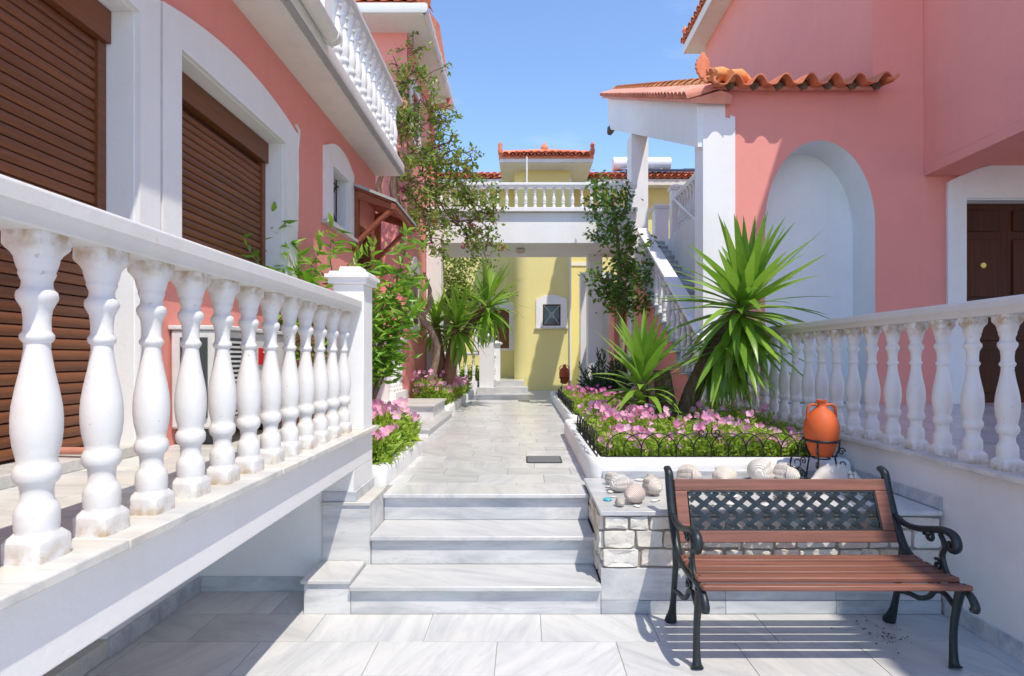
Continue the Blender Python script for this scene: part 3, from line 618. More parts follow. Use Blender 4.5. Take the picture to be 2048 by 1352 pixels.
# small tiled lean-to along the front wall
MB().prism([(-6.70, 4.722), (-7.35, 4.86), (-7.35, 4.96), (-6.70, 4.76)], 2.24, 4.31, (Vector((0, -1, 0)), Vector((0, 0, 1)), Vector((1, 0, 0)))).build('lean_to_deck', M['tilepink'], rh)
def stile(root, x, y, z, w, mat, sw=1.0):           # one interlocking tile of the lean-to eave: a pan and a high roll
    n = 14; top = []
    for i in range(n+1):
        t = i/n; top.append((w*t, .105*max(0, math.sin((t - .38)/.62*math.pi))**.9 if t > .38 else -.012*math.sin(t/.38*math.pi)))
    bot = [(a, b - .016) for a, b in reversed(top)]
    MB().sweep([(a, b) for a, b in top + bot], (x, y, z), (x, y + .62, z + .15), (1, 0, 0), (0, -.1, 1)).build('roof_tile', mat, root, 40)
pw = (4.36 - 2.28)/7
for i in range(7):
    stile(rh, 2.30 + pw*i, 6.52 + random.uniform(-.012, .012), 4.715 + .004*i, pw*1.02, M['tile'])
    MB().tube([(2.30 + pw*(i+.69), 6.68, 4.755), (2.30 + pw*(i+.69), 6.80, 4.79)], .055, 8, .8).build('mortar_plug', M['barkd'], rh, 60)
MB().tube([(4.32, 6.54, 4.76), (4.40, 6.53, 4.775), (4.45, 6.53, 4.82)], [.03, .025, .02], 8).build('end_horn', M['tile'], rh, 40)
MB().tube([(2.20, 6.46, 4.78), (2.36, 6.66, 4.88), (2.56, 6.95, 4.99)], [.08, .11, .11], 10, .8).build('hip_tile', M['tileorange'], rh, 50)
MB().tube([(2.45, 6.60, 4.84), (2.62, 6.78, 4.91), (2.85, 7.1, 4.99)], [.08, .12, .10], 10, .8).build('hip_tile', M['tileorange'], rh, 50)
# leaf-shaped finial on the corner
pts = []
for i in range(13):
    t = i/12; wv = .075*math.sin(math.pi*min(1, t*1.02))**.7 * (1 + .22*(i % 2)) if 0 < i < 12 else .02
    pts.append((wv, .30*t))
poly = [(a, b) for a, b in pts] + [(-a, b) for a, b in reversed(pts)]
MB().prism(poly, -.02, .02, FY, (2.09, 6.44, 4.72)).build('finial_leaf', M['tile'], rh, bev=.006)
m = MB()
for k, (cx, cz) in enumerate(((2.14, 4.76), (2.12, 4.66), (2.24, 4.66))):
    m.tube([(cx + (.05 - .006*i)*math.cos(i*.6 + k), 6.38 - .004*i, cz + (.05 - .006*i)*math.sin(i*.6 + k)) for i in range(8)], [.024 - .001*i for i in range(8)], 7)
m.build('finial_scroll', M['tile'], rh, 50)

# ---- outdoor staircase with its own sloping tiled roof
sc = thing('outdoor_staircase', 'white outdoor staircase with stepped pink side beside the right house', 'staircase', (2.6, 9, 0))
ns = 20; run = .262; ris = .154; ys0 = 7.14; zs0 = .95; XA, XB = 2.2, 3.098
for i in range(ns):
    ya = ys0 + run*i; zt = zs0 + ris*(i+1)
    bx('stair_riser', M['marbleg'], sc, XA + .004, XB, ya, ya + .02, zt - ris, zt - .03)
    MB().box(XA - .03, XB, ya - .03, ya + run + .02, zt - .03, zt).build('stair_tread', M['marbleg'], sc, bev=.003)
prof = [(ys0 + .02, .2)] + [q for i in range(ns) for q in ((ys0 + .02 + run*i, zs0 + ris*(i+1) - .032), (ys0 + .02 + run*(i+1), zs0 + ris*(i+1) - .032))] + [(ys0 + .02 + run*ns, .2)]
MB().prism(prof, -XA - .10, -XA, FNX).build('stair_flank', M['pink'], sc)
yT = ys0 + run*ns; zT = zs0 + ris*ns
MB().prism([(ys0 + .12, .25)] + [(ys0 + .12, zs0), (yT, zT - .1), (yT, zT - .4), (ys0 + 1.0, .3)], -XB, -XA - .1, FNX).build('stair_core', M['greyp'], sc)
bx('stair_landing', M['marbleg'], sc, XA, XB + .1, yT - .01, yT + 1.5, zT - .12, zT)
sl = ris/run
stb = thing('balustrade', 'sloping white balustrade climbing along the outdoor staircase', 'balustrade', (XA + .07, 9, 2))
bs = baluster_mesh(.68, 12)
for i in range(0, 13): link('baluster', bs, stb, Matrix.Translation((XA + .06, ys0 + run*(i+.5), zs0 + ris*(i+1))))
ra = (XA + .06, ys0 - .5, zs0 + ris*.5 + .72 - .5*sl + .08); rbp = (XA + .06, ys0 + run*13, zs0 + ris*13.5 + .72 + .08)
MB().sweep(RAIL, ra, rbp, (1.3, 0, 0), (0, 0, 1.3)).build('handrail', M['white'], stb)
sub = thing('balustrade', 'white upper balustrade on the wall right of the outdoor staircase', 'balustrade', (3.2, 10.2, 4.0))
run_balusters(sub, baluster_mesh(.72, 12), [(3.20, 9.0 + .19*i) for i in range(13)], 4.04)
bx('base_strip', M['white'], sub, 3.11, 3.29, 8.6, 11.7, 4.0, 4.04); MB().sweep(RAIL, (3.20, 8.6, 4.76), (3.20, 11.6, 4.76), (1, 0, 0), (0, 0, 1)).build('handrail', M['white'], sub)
post(sub, 3.20, 11.62, .2, 4.0, 4.98)
MB().tube([(3.12, 11.4, 4.75), (3.02, 11.2, 4.72), (3.02, 9.9, 4.0), (3.02, 9.0, 3.5)], .025, 8).build('wall_handrail', M['white'], sub)
fp = thing('gate_post', 'small white post with cap at the top of the outdoor staircase', 'post', (3.27, 13.2, 4.0)); post(fp, 3.27, 13.2, .32, zT, 5.0)
# porch over the stairs
pc = thing('stair_porch', 'white porch over the outdoor staircase with sloping red tile roof', 'porch', (2.3, 10, 0))
bx('porch_column', M['white'], pc, 2.145, 2.485, 11.0, 11.45, 0.3, 5.97, bev=.01)
MB().prism([(6.79, 4.05), (11.0, 5.94), (11.46, 6.14), (13.6, 7.1), (14.0, 7.5), (14.0, 8.05), (6.79, 4.60)], -2.49, -2.14, FNX).build('porch_beam', M['white'], pc, bev=.008)
e0 = Vector((2.03, 6.70, 4.60)); e1 = Vector((2.03, 14.3, 8.25)); u = (e1 - e0).normalized()
MB().prism([(0, 0), (.36, .10), (.50, .05), (.50, -.05), (0, -.04)], 0, (e1-e0).length, (Vector((1, 0, 0)), Vector((0, -u.z, u.y)), u), e0).build('roof_deck', M['tilepink'], pc)
L = (e1 - e0).length; ncol = int(L/.20)
tl = tile_mesh('roof_tile', M['tilepink'], .10, .40)
side = Vector((1, 0, .30)).normalized(); nrm = u.cross(side); nrm = nrm if nrm.z > 0 else -nrm
rot = Matrix((u, side, nrm)).transposed().to_4x4()
if rot.determinant() < 0: rot = Matrix((-u, side, nrm)).transposed().to_4x4()
for i in range(ncol): link('roof_tile', tl, pc, Matrix.Translation(e0 + u*(.2*(i+.5)) + Vector((-.05, 0, .01))) @ rot)
for i in range(ncol // 2 + 2):
    p = e0 + u*(.38*i + .3) + Vector((.40, 0, .17)); 
    if p.y < 14.2: link('ridge_tile', TILEO, pc, Matrix.Translation(p) @ Matrix((Vector((1, 0, 0)), u, Vector((0, -u.z, u.y)))).transposed().to_4x4() @ Matrix.Rotation(-.05, 4, 'X') @ Matrix.Scale(1.3, 4))
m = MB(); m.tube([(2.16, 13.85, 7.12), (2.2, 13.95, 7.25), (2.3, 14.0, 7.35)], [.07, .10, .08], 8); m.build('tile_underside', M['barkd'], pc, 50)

# ================================================================== BRIDGE WALKWAY
YB = 10.4
br = thing('walkway_bridge', 'white overhead walkway bridge crossing the path between the houses', 'bridge', (0, 11, ZP))
bx('bridge_deck', M['white'], br, -1.85, 2.13, YB, 11.85, 3.62, 4.20, bev=.008)
MB().box(-1.85, 2.13, YB - .09, 11.85, 4.203, 4.28).build('bridge_coping', M['white'], br, bev=.006)
bx('pillar', M['white'], br, -1.85, -1.57, YB + .002, YB + .32, ZP, 3.618, bev=.006)
bx('pillar', M['white'], br, 1.34, 1.64, 11.5, 11.84, ZP, 3.618, bev=.006)
bbl = thing('balustrade', 'white balustrade of short balusters on the overhead walkway bridge', 'balustrade', (0, YB, 4.28))
bsh = baluster_mesh(.39, 12, 1.35)
run_balusters(bbl, bsh, [(-1.75 + .178*i, YB + .02) for i in range(22)], 4.28)
MB().sweep(RAIL, (-1.86, YB + .02, 4.67), (2.13, YB + .02, 4.67), (0, 1, 0), (0, 0, 1)).build('handrail', M['white'], bbl)
lm = thing('ceiling_lamp', 'round ceiling lamp under the overhead walkway bridge', 'lamp', (0, 10.9, 3.61))
MB().lathe([(0, .02), (-.005, .07), (-.03, .10), (-.05, .11)][::-1], (-.07, 10.9, 3.615), 16).build('lamp_base', M['plastic'], lm, 40)
MB().lathe([(-.10, .01), (-.09, .05), (-.07, .085), (-.05, .10)], (-.07, 10.9, 3.613), 16).build('lamp_shade', M['lamp'], lm, 60)

# ================================================================== YELLOW HOUSE
yh = thing('yellow_house', 'yellow house with red tile roofs at the end of the path', 'house', (0, 17, 0))
YF = 15.5; YBk = 17.0
bx('platform', M['marble'], yh, -4, .0, 14.6, 17, .2, .84); bx('platform_step', M['marble'], yh, -.86, .1, 14.25, 14.6, .2, .70, bev=.006)
n = 8; pr = [(1.30, 17.2), (1.30, YF), (.12, YF)] + [(.12 - .4*math.sin(math.pi/2*i/n), YF + .4*(1 - math.cos(math.pi/2*i/n))) for i in range(1, n+1)] + [(-.28, 17.2)]
MB().prism(pr, .2, 6.74, FZ).build('turret_wall', M['yellow'], yh, 30)
wall_open(yh, FY, (0, YBk, 0), -9, 8, 0, 6.75, [(-1.30, -.46, 1.75, 2.95)], .3, M['yellow'], 'back_wall')
surround(yh, FY, (0, YBk, 0), -1.55, -.29, 1.68, 3.14, .16, -1.30, -.46, 1.75, 2.95, .03, M['white']); s_ = bx('roller_shutter', M['shutter'], yh, -1.30, -.46, YBk + .06, YBk + .1, 1.75, 2.95)
for i in range(17): bx('slat', M['shutter'], s_, -1.29, -.47, YBk + .045, YBk + .062, 1.76 + i*.07, 1.76 + i*.07 + .06)
surround(yh, FY, (0, YF, 0), .34, 1.21, 2.31, 3.10, .13, .53, 1.03, 2.36, 2.96, .03, M['white'])
bx('sill', M['marble'], yh, .30, 1.24, YF - .07, YF, 2.275, 2.31)
w = bx('window', M['glass'], yh, .53, 1.03, YF - .012, YF - .003, 2.36, 2.96)
m = MB(); m.box(.53, .565, YF - .03, YF - .012, 2.36, 2.96); m.box(.995, 1.03, YF - .03, YF - .012, 2.36, 2.96); m.box(.565, .995, YF - .03, YF - .012, 2.925, 2.96); m.box(.565, .995, YF - .03, YF - .012, 2.36, 2.395); m.build('window_frame', M['door'], w)
m = MB(); m.tube([(.57, YF - .04, 2.40), (.78, YF - .04, 2.68), (.99, YF - .04, 2.92)], .008, 6); m.tube([(.99, YF - .04, 2.40), (.78, YF - .04, 2.68), (.57, YF - .04, 2.92)], .008, 6)
m.tube([(.78 + .07*math.cos(i*.5236), YF - .04, 2.66 + .07*math.sin(i*.5236)) for i in range(13)], .006, 6); m.build('window_grille', M['steel'], w)
MB().tube([(1.30, YF - .04, .2), (1.30, YF - .04, 6.5)], .03, 8).build('downpipe', M['cream'], yh, 50)
bx('side_wall', M['white'], yh, 1.42, 1.72, 13.8, 14.1, ZP, 3.6); bx('side_door', M['yellow'], yh, 1.74, 1.90, 13.95, 14.0, ZP, 3.0); bx('side_wall', M['white'], yh, 1.92, 2.25, 13.8, 14.1, ZP, 3.6); bx('side_lintel', M['white'], yh, 1.72, 1.92, 13.8, 14.1, 3.0, 3.6); MB().tube([(1.87, 13.93, 1.5), (1.84, 13.9, 1.5), (1.84, 13.9, 1.62)], .012, 6).build('door_handle', M['steel'], yh)
# turret top and roof
bx('turret_eave', M['cream'], yh, -.62, 1.83, 14.95, 17.4, 6.74, 6.80); bx('turret_fascia', M['cream'], yh, -.66, 1.87, 14.91, 17.44, 6.762, 6.862)
MB().prism([(-.68, 14.87), (1.89, 14.87), (1.89, 17.4), (-.68, 17.4)], 6.863, 6.90, FZ).build('turret_roof_base', M['tile'], yh)
apx = Vector((.60, 16.1, 7.40)); m = MB(); m.add([(-.66, 14.9, 6.9), (1.87, 14.9, 6.9), (1.87, 17.4, 6.9), (-.66, 17.4, 6.9), apx], [(0, 1, 4), (1, 2, 4), (2, 3, 4), (3, 0, 4)]); m.build('turret_roof', M['tile'], yh)
upv = (apx - Vector((.60, 14.9, 6.9))).normalized()
for r in range(3):
    half = 1.25*(1 - r*.27); nc = int(2*half/.2)
    roof_field(yh, Vector((.60 - nc*.1, 14.84, 6.90)) + upv*(.36*r), (1, 0, 0), upv, nc, 1)
for sx in (-.64, 1.85):
    MB().tube([Vector((sx, 14.88, 6.97)).lerp(apx + Vector((0, 0, .08)), t) for t in (0, .35, .7, 1)], .085, 8).build('hip_tile', M['tile'], yh, 50)
    MB().lathe([(0, .06), (.08, .075), (.14, .05), (.22, .07), (.30, .02)], (sx, 14.86, 6.98), 8).build('finial', M['tile'], yh, 50)
MB().lathe([(0, .26), (.08, .16), (.14, .08), (.18, .05), (.22, .10), (.30, .115), (.37, .08), (.41, .04), (.47, .015)], apx + Vector((0, 0, -.1)), 12).build('finial', M['tile'], yh, 50)
# main roof behind
MB().prism([(-16.6, 6.75), (-20, 8.0), (-20, 8.08), (-16.6, 6.84)], -9, 8, (Vector((0, -1, 0)), Vector((0, 0, 1)), Vector((1, 0, 0)))).build('main_roof', M['tile'], yh)
bx('main_fascia', M['cream'], yh, -9, 8, 16.55, 16.62, 6.66, 6.84); bx('main_soffit', M['cream'], yh, -9, 8, 16.62, 16.99, 6.68, 6.75)
up2 = Vector((0, 3.4, 1.25)).normalized()
roof_field(yh, (-3.2, 16.5, 6.86), (1, 0, 0), up2, 12, 7, .21, .36); roof_field(yh, (1.9, 16.5, 6.86), (1, 0, 0), up2, 19, 7, .21, .36)
surround(yh, FY, (0, YBk, 0), .95, 2.35, 4.3, 6.0, .15, 1.25, 2.05, 4.4, 5.75, .03, M['white'])
# solar water heater, pole, far balustrade
sw = thing('solar_water_heater', 'white solar water heater tank and panel on the yellow house roof', 'water heater', (3.9, 18, 7.3))
MB().tube([(2.92, 18.2, 7.86), (2.94, 18.2, 7.86), (4.82, 18.2, 7.86), (4.84, 18.2, 7.86)], [.17, .225, .225, .17], 24).build('tank', M['tank'], sw, 50)
MB().prism([(-16.75, 7.12), (-18.05, 7.58), (-18.05, 7.66), (-16.75, 7.20)], 3.1, 5.25, (Vector((0, -1, 0)), Vector((0, 0, 1)), Vector((1, 0, 0)))).build('collector', M['panel'], sw)
m = MB()
for x in (3.1, 4.17, 5.21): m.prism([(-16.74, 7.195), (-18.06, 7.655), (-18.06, 7.685), (-16.74, 7.225)], x, x + .04, (Vector((0, -1, 0)), Vector((0, 0, 1)), Vector((1, 0, 0))))
m.build('collector_frame', M['steel'], sw)
for x in (3.3, 4.5): MB().tube([(x, 18.2, 7.30), (x, 18.2, 7.66)], .03, 6).build('tank_stand', M['steel'], sw)
ap = thing('antenna_pole', 'thin pale antenna pole behind the bridge balustrade', 'pole', (.06, 12.3, 4.2))
MB().tube([(.06, 11.7, 4.2), (.06, 11.7, 5.74)], .014, 8).build('pole', M['steel'], ap, 50); MB().tube([(.06, 11.7, 5.15), (.06, 11.7, 5.72)], .02, 8).build('pole_sleeve', M['plastic'], ap, 50)
fb = thing('balustrade', 'white balustrade with capped posts at the far left end of the path', 'balustrade', (-1, 14.2, ZP))
bx('base_plinth', M['marble'], fb, -1.20, -.74, 13.9, 14.5, ZP, .70, bev=.006); post(fb, -.96, 14.2, .36, .70, 1.96); post(fb, -.80, 15.0, .3, .84, 1.80)
bx('base_wall', M['white'], fb, -2.4, -1.2, 14.1, 14.3, ZP, .86); run_balusters(fb, baluster_mesh(.66, 10), [(-1.30 - .2*i, 14.2) for i in range(6)], .86)
run_balusters(fb, baluster_mesh(.66, 10), [(-.80, 14.5 + .15*i) for i in range(3)], .86)
MB().sweep(RAIL, (-2.4, 14.2, 1.52), (-1.13, 14.2, 1.52), (0, 1, 0), (0, 0, 1)).build('handrail', M['white'], fb)
sg = thing('small_canopy', 'little tiled canopy half hidden behind the climber right of the path', 'canopy', (1.8, 12, 2.8))
MB().prism([(1.50, 2.72), (2.14, 3.0), (2.14, 3.05), (1.50, 2.77)], -12.4, -11.9, FY).build('canopy_roof', M['tile'], sg); MB().tube([(1.62, 12.1, 2.74), (1.85, 12.1, 2.55), (2.13, 12.1, 2.3)], .03, 6).build('brace', M['redwood'], sg)
bx('side_panel', M['pink'], sg, 1.95, 2.138, 11.9, 12.6, ZP, 2.95)

# ================================================================== STONE WALL WITH MARBLE SHELF
ZS = .592
sw_ = thing('stone_wall', 'low rubble stone wall with marble shelf behind the bench', 'stone wall', (1.4, 3.4, 0))
bx('wall_core', M['mortar'], sw_, .45, 2.343, 3.106, 3.94, .014, ZS - .026)
x = .432
for i, wdt in enumerate((.70, .62, .60)):
    xb = min(x + wdt, 2.343); bx('base_slab', M['marbleg'], sw_, x + .001, xb - .001, 3.084, 3.106, .014, .088, bev=.002); bx('facing_slab', M['marblev'], sw_, x + .001 - (.0 if i else 0), xb - .001, 3.090, 3.106, .089, .268, bev=.002); x = xb
def stone(u0, u1, w0, w1, fr, o, pr_):
    m = MB(); n = 4; vs_ = []; fs = []; j = lambda a: random.uniform(-a, a)
    base = [(u0 + j(.006), w0 + j(.005)), (u1 + j(.006), w0 + j(.005)), (u1 + j(.008), w1 + j(.005)), (u0 + j(.008), w1 + j(.005))]
    ring = []
    for k in range(4):
        a, b = base[k], base[(k+1) % 4]
        for t in (0.08, .5, .92): ring.append((a[0] + (b[0]-a[0])*t + j(.003), a[1] + (b[1]-a[1])*t + j(.003)))
    c = (sum(p[0] for p in ring)/12, sum(p[1] for p in ring)/12); O = Vector(o)
    for s, d in ((1.0, -.02), (1.0, pr_*.8), (.965, pr_*1.0), (.5, pr_*1.0 + j(.005))):
        for p in ring: vs_.append(O + fr[0]*(c[0] + (p[0]-c[0])*s) + fr[1]*(c[1] + (p[1]-c[1])*s) + fr[2]*(d + (j(.005) if s < 1 else 0)))
    for r_ in range(3):
        for i in range(12): fs.append((r_*12+i, r_*12+(i+1) % 12, (r_+1)*12+(i+1) % 12, (r_+1)*12+i))
    fs.append(tuple(36+i for i in range(12))); fs.append(tuple(range(12))[::-1]); m.add(vs_, fs); m.build('stone', M['stone'], sw_, 24)
def courses(u0, u1, ws, fr, o):
    for (w0, w1) in ws:
        u = u0
        while u < u1 - .02:
            wd = random.uniform(.09, .25) if w1 - w0 > .06 else random.uniform(.07, .16)
            if u1 - u - wd < .08: wd = u1 - u
            stone(u + .008, u + wd - .008, w0 + .007, w1 - .007, fr, o, random.uniform(.012, .024)); u += wd
courses(.445, 2.34, ((.272, .378), (.378, .482), (.482, .562)), FY, (0, 3.106, 0))
courses(3.112, 3.42, ((.19, .29), (.29, .37)), FNX, (.45, 0, 0)); courses(3.112, 3.72, ((.37, .47), (.47, .562)), FNX, (.45, 0, 0))
x = .425
for wdt in (.66, .64, .62):
    xb = min(x + wdt, 2.343); MB().box(x + .001, xb - .001, 3.076, 3.93, ZS - .026, ZS + random.uniform(-.0008, .0008)).build('shelf_slab', M['marble'], sw_, bev=.004); x = xb

# ================================================================== PLANTERS, FENCES
def planter(label, outline, z0, z1, soilz, loc, skirt=None):
    t = thing('planter', label, 'planter', loc)
    inner = []
    n = len(outline); c = Vector((sum(p[0] for p in outline)/n, sum(p[1] for p in outline)/n))
    def inset(d):
        out = []
        for i in range(n):
            a, b, e = Vector(outline[i-1]), Vector(outline[i]), Vector(outline[(i+1) % n])
            n1 = Vector((-(b-a).y, (b-a).x)).normalized(); n2 = Vector((-(e-b).y, (e-b).x)).normalized(); nn = (n1 + n2).normalized(); k = d/max(.3, nn.dot(n1)); out.append(b + nn*k)
        return out
    rings = [(0, z0), (.0, z1 - .055), (.006, z1 - .02), (.02, z1 - .004), (.035, z1), (.085, z1), (.095, z1 - .008), (.10, soilz - .05)]
    vs_ = []; fs = []
    for d, z in rings: vs_ += [(p.x, p.y, z) for p in inset(d)]
    for r in range(len(rings)-1):
        for i in range(n): fs.append((r*n+i, r*n+(i+1) % n, (r+1)*n+(i+1) % n, (r+1)*n+i))
    MB().add(vs_, fs).build('curb', M['white'], t, 40)
    MB().prism([(p.x, p.y) for p in inset(.09)], z0 - .01, soilz, FZ).build('soil', M['soil'], t)
    if skirt:
        for (x0, x1, y0, y1, a, b) in skirt: bx('skirting', M['marbleg'], t, x0, x1, y0, y1, a, b, bev=.002)
    return t
def rounded(x0, x1, y0, y1, r=.08, corners=(1, 1, 1, 1)):
    pts = []
    for k, (cx, cy, a0) in enumerate(((x0, y0, 180), (x1, y0, 270), (x1, y1, 0), (x0, y1, 90))):
        if corners[k]:
            ox = cx + (r if cx == x0 else -r); oy = cy + (r if cy == y0 else -r)
            for i in range(6): a = R(a0 + 90*i/5); pts.append((ox + r*math.cos(a), oy + r*math.sin(a)))
        else: pts.append((cx, cy))
    return pts
planter('big white curbed flower bed behind the shelf of shells', rounded(.47, 2.335, 3.93, 6.55, .10, (1, 0, 0, 1)), ZP, .728, .69, (1.4, 5, ZP),
        [(.56, 1.10, 3.916, 3.929, ZS + .002, .645), (1.102, 1.72, 3.916, 3.929, ZS + .002, .645), (1.722, 2.335, 3.916, 3.929, ZS + .002, .645)])
planter('far white curbed bed of magenta daisies right of the path', rounded(.585, 2.1, 7.12, 12.4, .12, (1, 0, 0, 1)), ZP, .70, .66, (1.3, 9, ZP))
planter('near left white curbed bed beside the balustrade post', rounded(-1.88, -.972, 3.86, 5.32, .06, (0, 1, 1, 0)), ZP, .685, .65, (-1.4, 4.6, ZP))
planter('far left white curbed bed of pale pink flowers', rounded(-1.84, -1.20, 8.80, 13.3, .06, (0, 1, 1, 0)), ZP, .68, .645, (-1.5, 11, ZP))
def fence(label, a, b, z, pitch=.127, h=.175, r=.0042, scroll=None):
    a = Vector((a[0], a[1], z)); b = Vector((b[0], b[1], z)); u = (b - a).normalized(); nn = int((b-a).length/pitch)
    t = thing('hoop_fence', label, 'fence', (a + b)/2)
    pts = [Vector((0, 0, -.03)), Vector((0, 0, h - pitch*.9))] + [Vector((pitch - pitch*math.cos(math.pi*i/12), 0, h - pitch*.9 + pitch*.9*math.sin(math.pi*i/12))) for i in range(1, 12)] + [Vector((2*pitch, 0, h - pitch*.9)), Vector((2*pitch, 0, -.03))]
    me = MB().tube(pts, r, 6, ref=(0, 1, 0)).mesh('hoop', M['wire'], 60)
    ang = math.atan2(u.y, u.x)
    for i in range(nn - 1): link('hoop', me, t, Matrix.Translation(a + u*pitch*i + Vector((-u.y, u.x, 0))*(.004*(i % 2))) @ Matrix.Rotation(ang + random.uniform(-.03, .03), 4, 'Z') @ Matrix.Rotation(random.uniform(-.04, .04), 4, 'X'))
    MB().tube([a + Vector((0, 0, .006)), b + Vector((0, 0, .006))], r, 6).build('base_wire', M['wire'], t, 60)
    if scroll:
        for s in (-1, 1):
            p = [Vector((scroll + s*(.052 + (.045 - .0035*i)*math.cos(i*.7 + 2.2)), a.y - .01, z + h + .005 + (.045 - .0035*i)*math.sin(i*.7 + 2.2))) for i in range(12)]
            MB().tube(p, r*1.2, 6).build('scroll', M['wire'], t, 60)
    return t
fence('black wire hoop fence along the front of the big flower bed', (.60, 4.0), (2.28, 4.0), .728, scroll=1.345)
fence('black wire hoop fence along the path side of the big flower bed', (.535, 4.02), (.535, 5.6), .728)
fence('black wire hoop fence on the far bed of magenta daisies', (.65, 7.3), (.65, 10.5), .70)
fence('black wire hoop fence on the near left flower bed', (-1.04, 5.2), (-1.04, 4.0), .685, h=.12)

# ================================================================== PLANTS
def leaf_mesh(name, mat, L, wd, droop, fold=.25, n=6, tipw=.0, belly=.35):
    vs_ = []; fs = []; p = Vector((0, 0, 0)); a = 0.0
    for i in range(n+1):
        t = i/n
        w = wd*.5*((.55 + .45*min(1, t/belly)) if t < belly else max(tipw, (1 - (t - belly)/(1 - belly))**.8))
        nv = Vector((0, math.sin(a), math.cos(a)))
        vs_ += [p + Vector((-w, 0, 0)) + nv*(w*fold), p, p + Vector((w, 0, 0)) + nv*(w*fold)]
        p = p + Vector((0, math.cos(a), -math.sin(a)))*(L/n); a += droop/n
    for i in range(n):
        for k in range(2): fs.append((i*3+k, i*3+k+1, i*3+k+4, i*3+k+3))
    return MB().add(vs_, fs).mesh(name, mat, 60, fix=False)
def yucca(label, trunks, rosettes, loc, bark, group='yuccas in the beds'):
    t = thing('yucca', label, 'yucca', loc, group)
    for pts, rr in trunks: MB().tube(pts, rr, 10).build('trunk', bark, t, 60)
    ms = [leaf_mesh('leaf', M['yuc'], 1.0, .112, d_, .24, 6) for d_ in (.10, .40, .80, 1.3)]; dryl = leaf_mesh('leaf', M['yucdry'], .9, .085, 1.5, .5, 6)
    for (c, L, nl, e0, e1, lean) in rosettes:
        c = Vector(c)
        for i in range(nl):
            f = (i + .5)/nl; az = i*2.39996 + random.uniform(-.45, .45)
            el = e1 + (e0 - e1)*(1 - f)**1.05 + random.uniform(-.17, .17)
            ln = L*(.72 + .28*math.sin(math.pi*min(1, f*1.25 + .08)))*random.uniform(.9, 1.08)
            me = ms[min(3, int(f*2.6 + random.random()*1.1))]
            base = c + Vector((math.cos(az), math.sin(az), 0))*.025 - Vector(lean)*(.30*f)
            mat = Matrix.Translation(base) @ Matrix.Rotation(az - math.pi/2, 4, 'Z') @ Matrix.Rotation(el, 4, 'X') @ Matrix.Rotation(random.uniform(-.25, .25), 4, 'Y') @ Matrix.Diagonal((ln**.3*.95, ln, ln, 1))
            link('leaf', me if random.random() > .02 + .12*max(0, f - .6) else dryl, t, mat)
    return t
cY = at(1496, 590, 5.2)
yucca('tall yucca with drooping blade leaves rising before the white arch', 
      [([(1.58, 5.45, .6), (1.60, 5.43, .9), (1.65, 5.40, 1.12), (1.76, 5.34, 1.42), (1.93, 5.26, 1.72), cY], [.12, .10, .085, .07, .06, .045]),
       ([(1.47, 5.45, .62), (1.42, 5.47, .95), (1.385, 5.48, 1.2), (1.375, 5.48, 1.33)], [.12, .10, .09, .085])],
      [(cY, .90, 125, 1.50, -1.30, (.35, -.05, 1.0)), (cY - Vector((.10, 0, .28)), .80, 34, -.2, -1.35, (.3, 0, .8)), (at(1450, 690, 5.22), .66, 40, .15, -1.35, (.2, 0, .6))], (1.55, 5.4, .66), M['barkd'])
cS = at(1285, 735, 5.3)
yucca('small upright yucca left of the sawn trunk in the big bed', [([(1.17, 5.35, .6), (1.155, 5.32, 1.0), cS], [.06, .055, .04])],
      [(cS, .68, 52, 1.50, .05, (0, 0, 1)), (cS - Vector((0, 0, .32)), .46, 34, .6, -.55, (0, 0, .6))], (1.17, 5.3, .66), M['barkd'])
c1 = at(975, 600, 10.0); c2 = at(915, 640, 9.8); c3 = at(872, 640, 9.9)
yucca('bushy yucca with three heads left of the path before the bridge', [([(-1.42, 9.9, .5), (-1.42, 9.9, .95), (-1.25, 9.9, 1.6), c1], [.20, .16, .09, .05]), ([(-1.42, 9.85, .9), (-1.3, 9.8, 1.5), c2], [.12, .09, .05]), ([(-1.46, 9.9, .9), (-1.52, 9.9, 1.6), c3], [.1, .08, .05])],
      [(c1, .88, 80, 1.5, -1.1, (0, 0, 1)), (c2, .88, 80, 1.5, -1.15, (0, 0, 1)), (c3, .72, 46, 1.4, -.8, (0, 0, .8))], (-1.42, 9.9, .62), M['barkred'])

def scatter_leaves(mb, c, rad, n, size, flat=1.0):
    for _ in range(n):
        d = Vector((random.gauss(0, .5), random.gauss(0, .5), random.gauss(0, .5)*flat)); p = Vector(c) + d*rad
        one_leaf(mb, p, size*random.uniform(.65, 1.25))
def one_leaf(mb, p, s, asp=.55, dirv=None):
    u = dirv if dirv is not None else Vector((random.uniform(-1, 1), random.uniform(-1, 1), random.uniform(-.9, .5)))
    if u.length < .05: u = Vector((1, 0, 0))
    u = u.normalized(); r = Vector((random.uniform(-1, 1), random.uniform(-1, 1), random.uniform(-.2, 1))); w = u.cross(r)
    if w.length < .05: w = u.cross(Vector((.3, .2, 1)))
    w.normalize(); nv = u.cross(w)*(s*.10)
    mb.add([p, p + u*s*.45 + w*s*asp*.5 + nv, p + u*s, p + u*s*.45 - w*s*asp*.5 + nv, p + u*s*.5], [(0, 1, 4), (1, 2, 4), (2, 3, 4), (3, 0, 4)])
def polyl(pts, n):
    pts = [Vector(p) for p in pts]; L = [0]
    for a, b in zip(pts, pts[1:]): L.append(L[-1] + (b-a).length)
    out = []
    for i in range(n+1):
        s = L[-1]*i/n; k = max(j for j in range(len(L)) if L[j] <= s + 1e-9); k = min(k, len(pts)-2)
        out.append(pts[k].lerp(pts[k+1], (s - L[k])/max(1e-9, L[k+1]-L[k])))
    return out
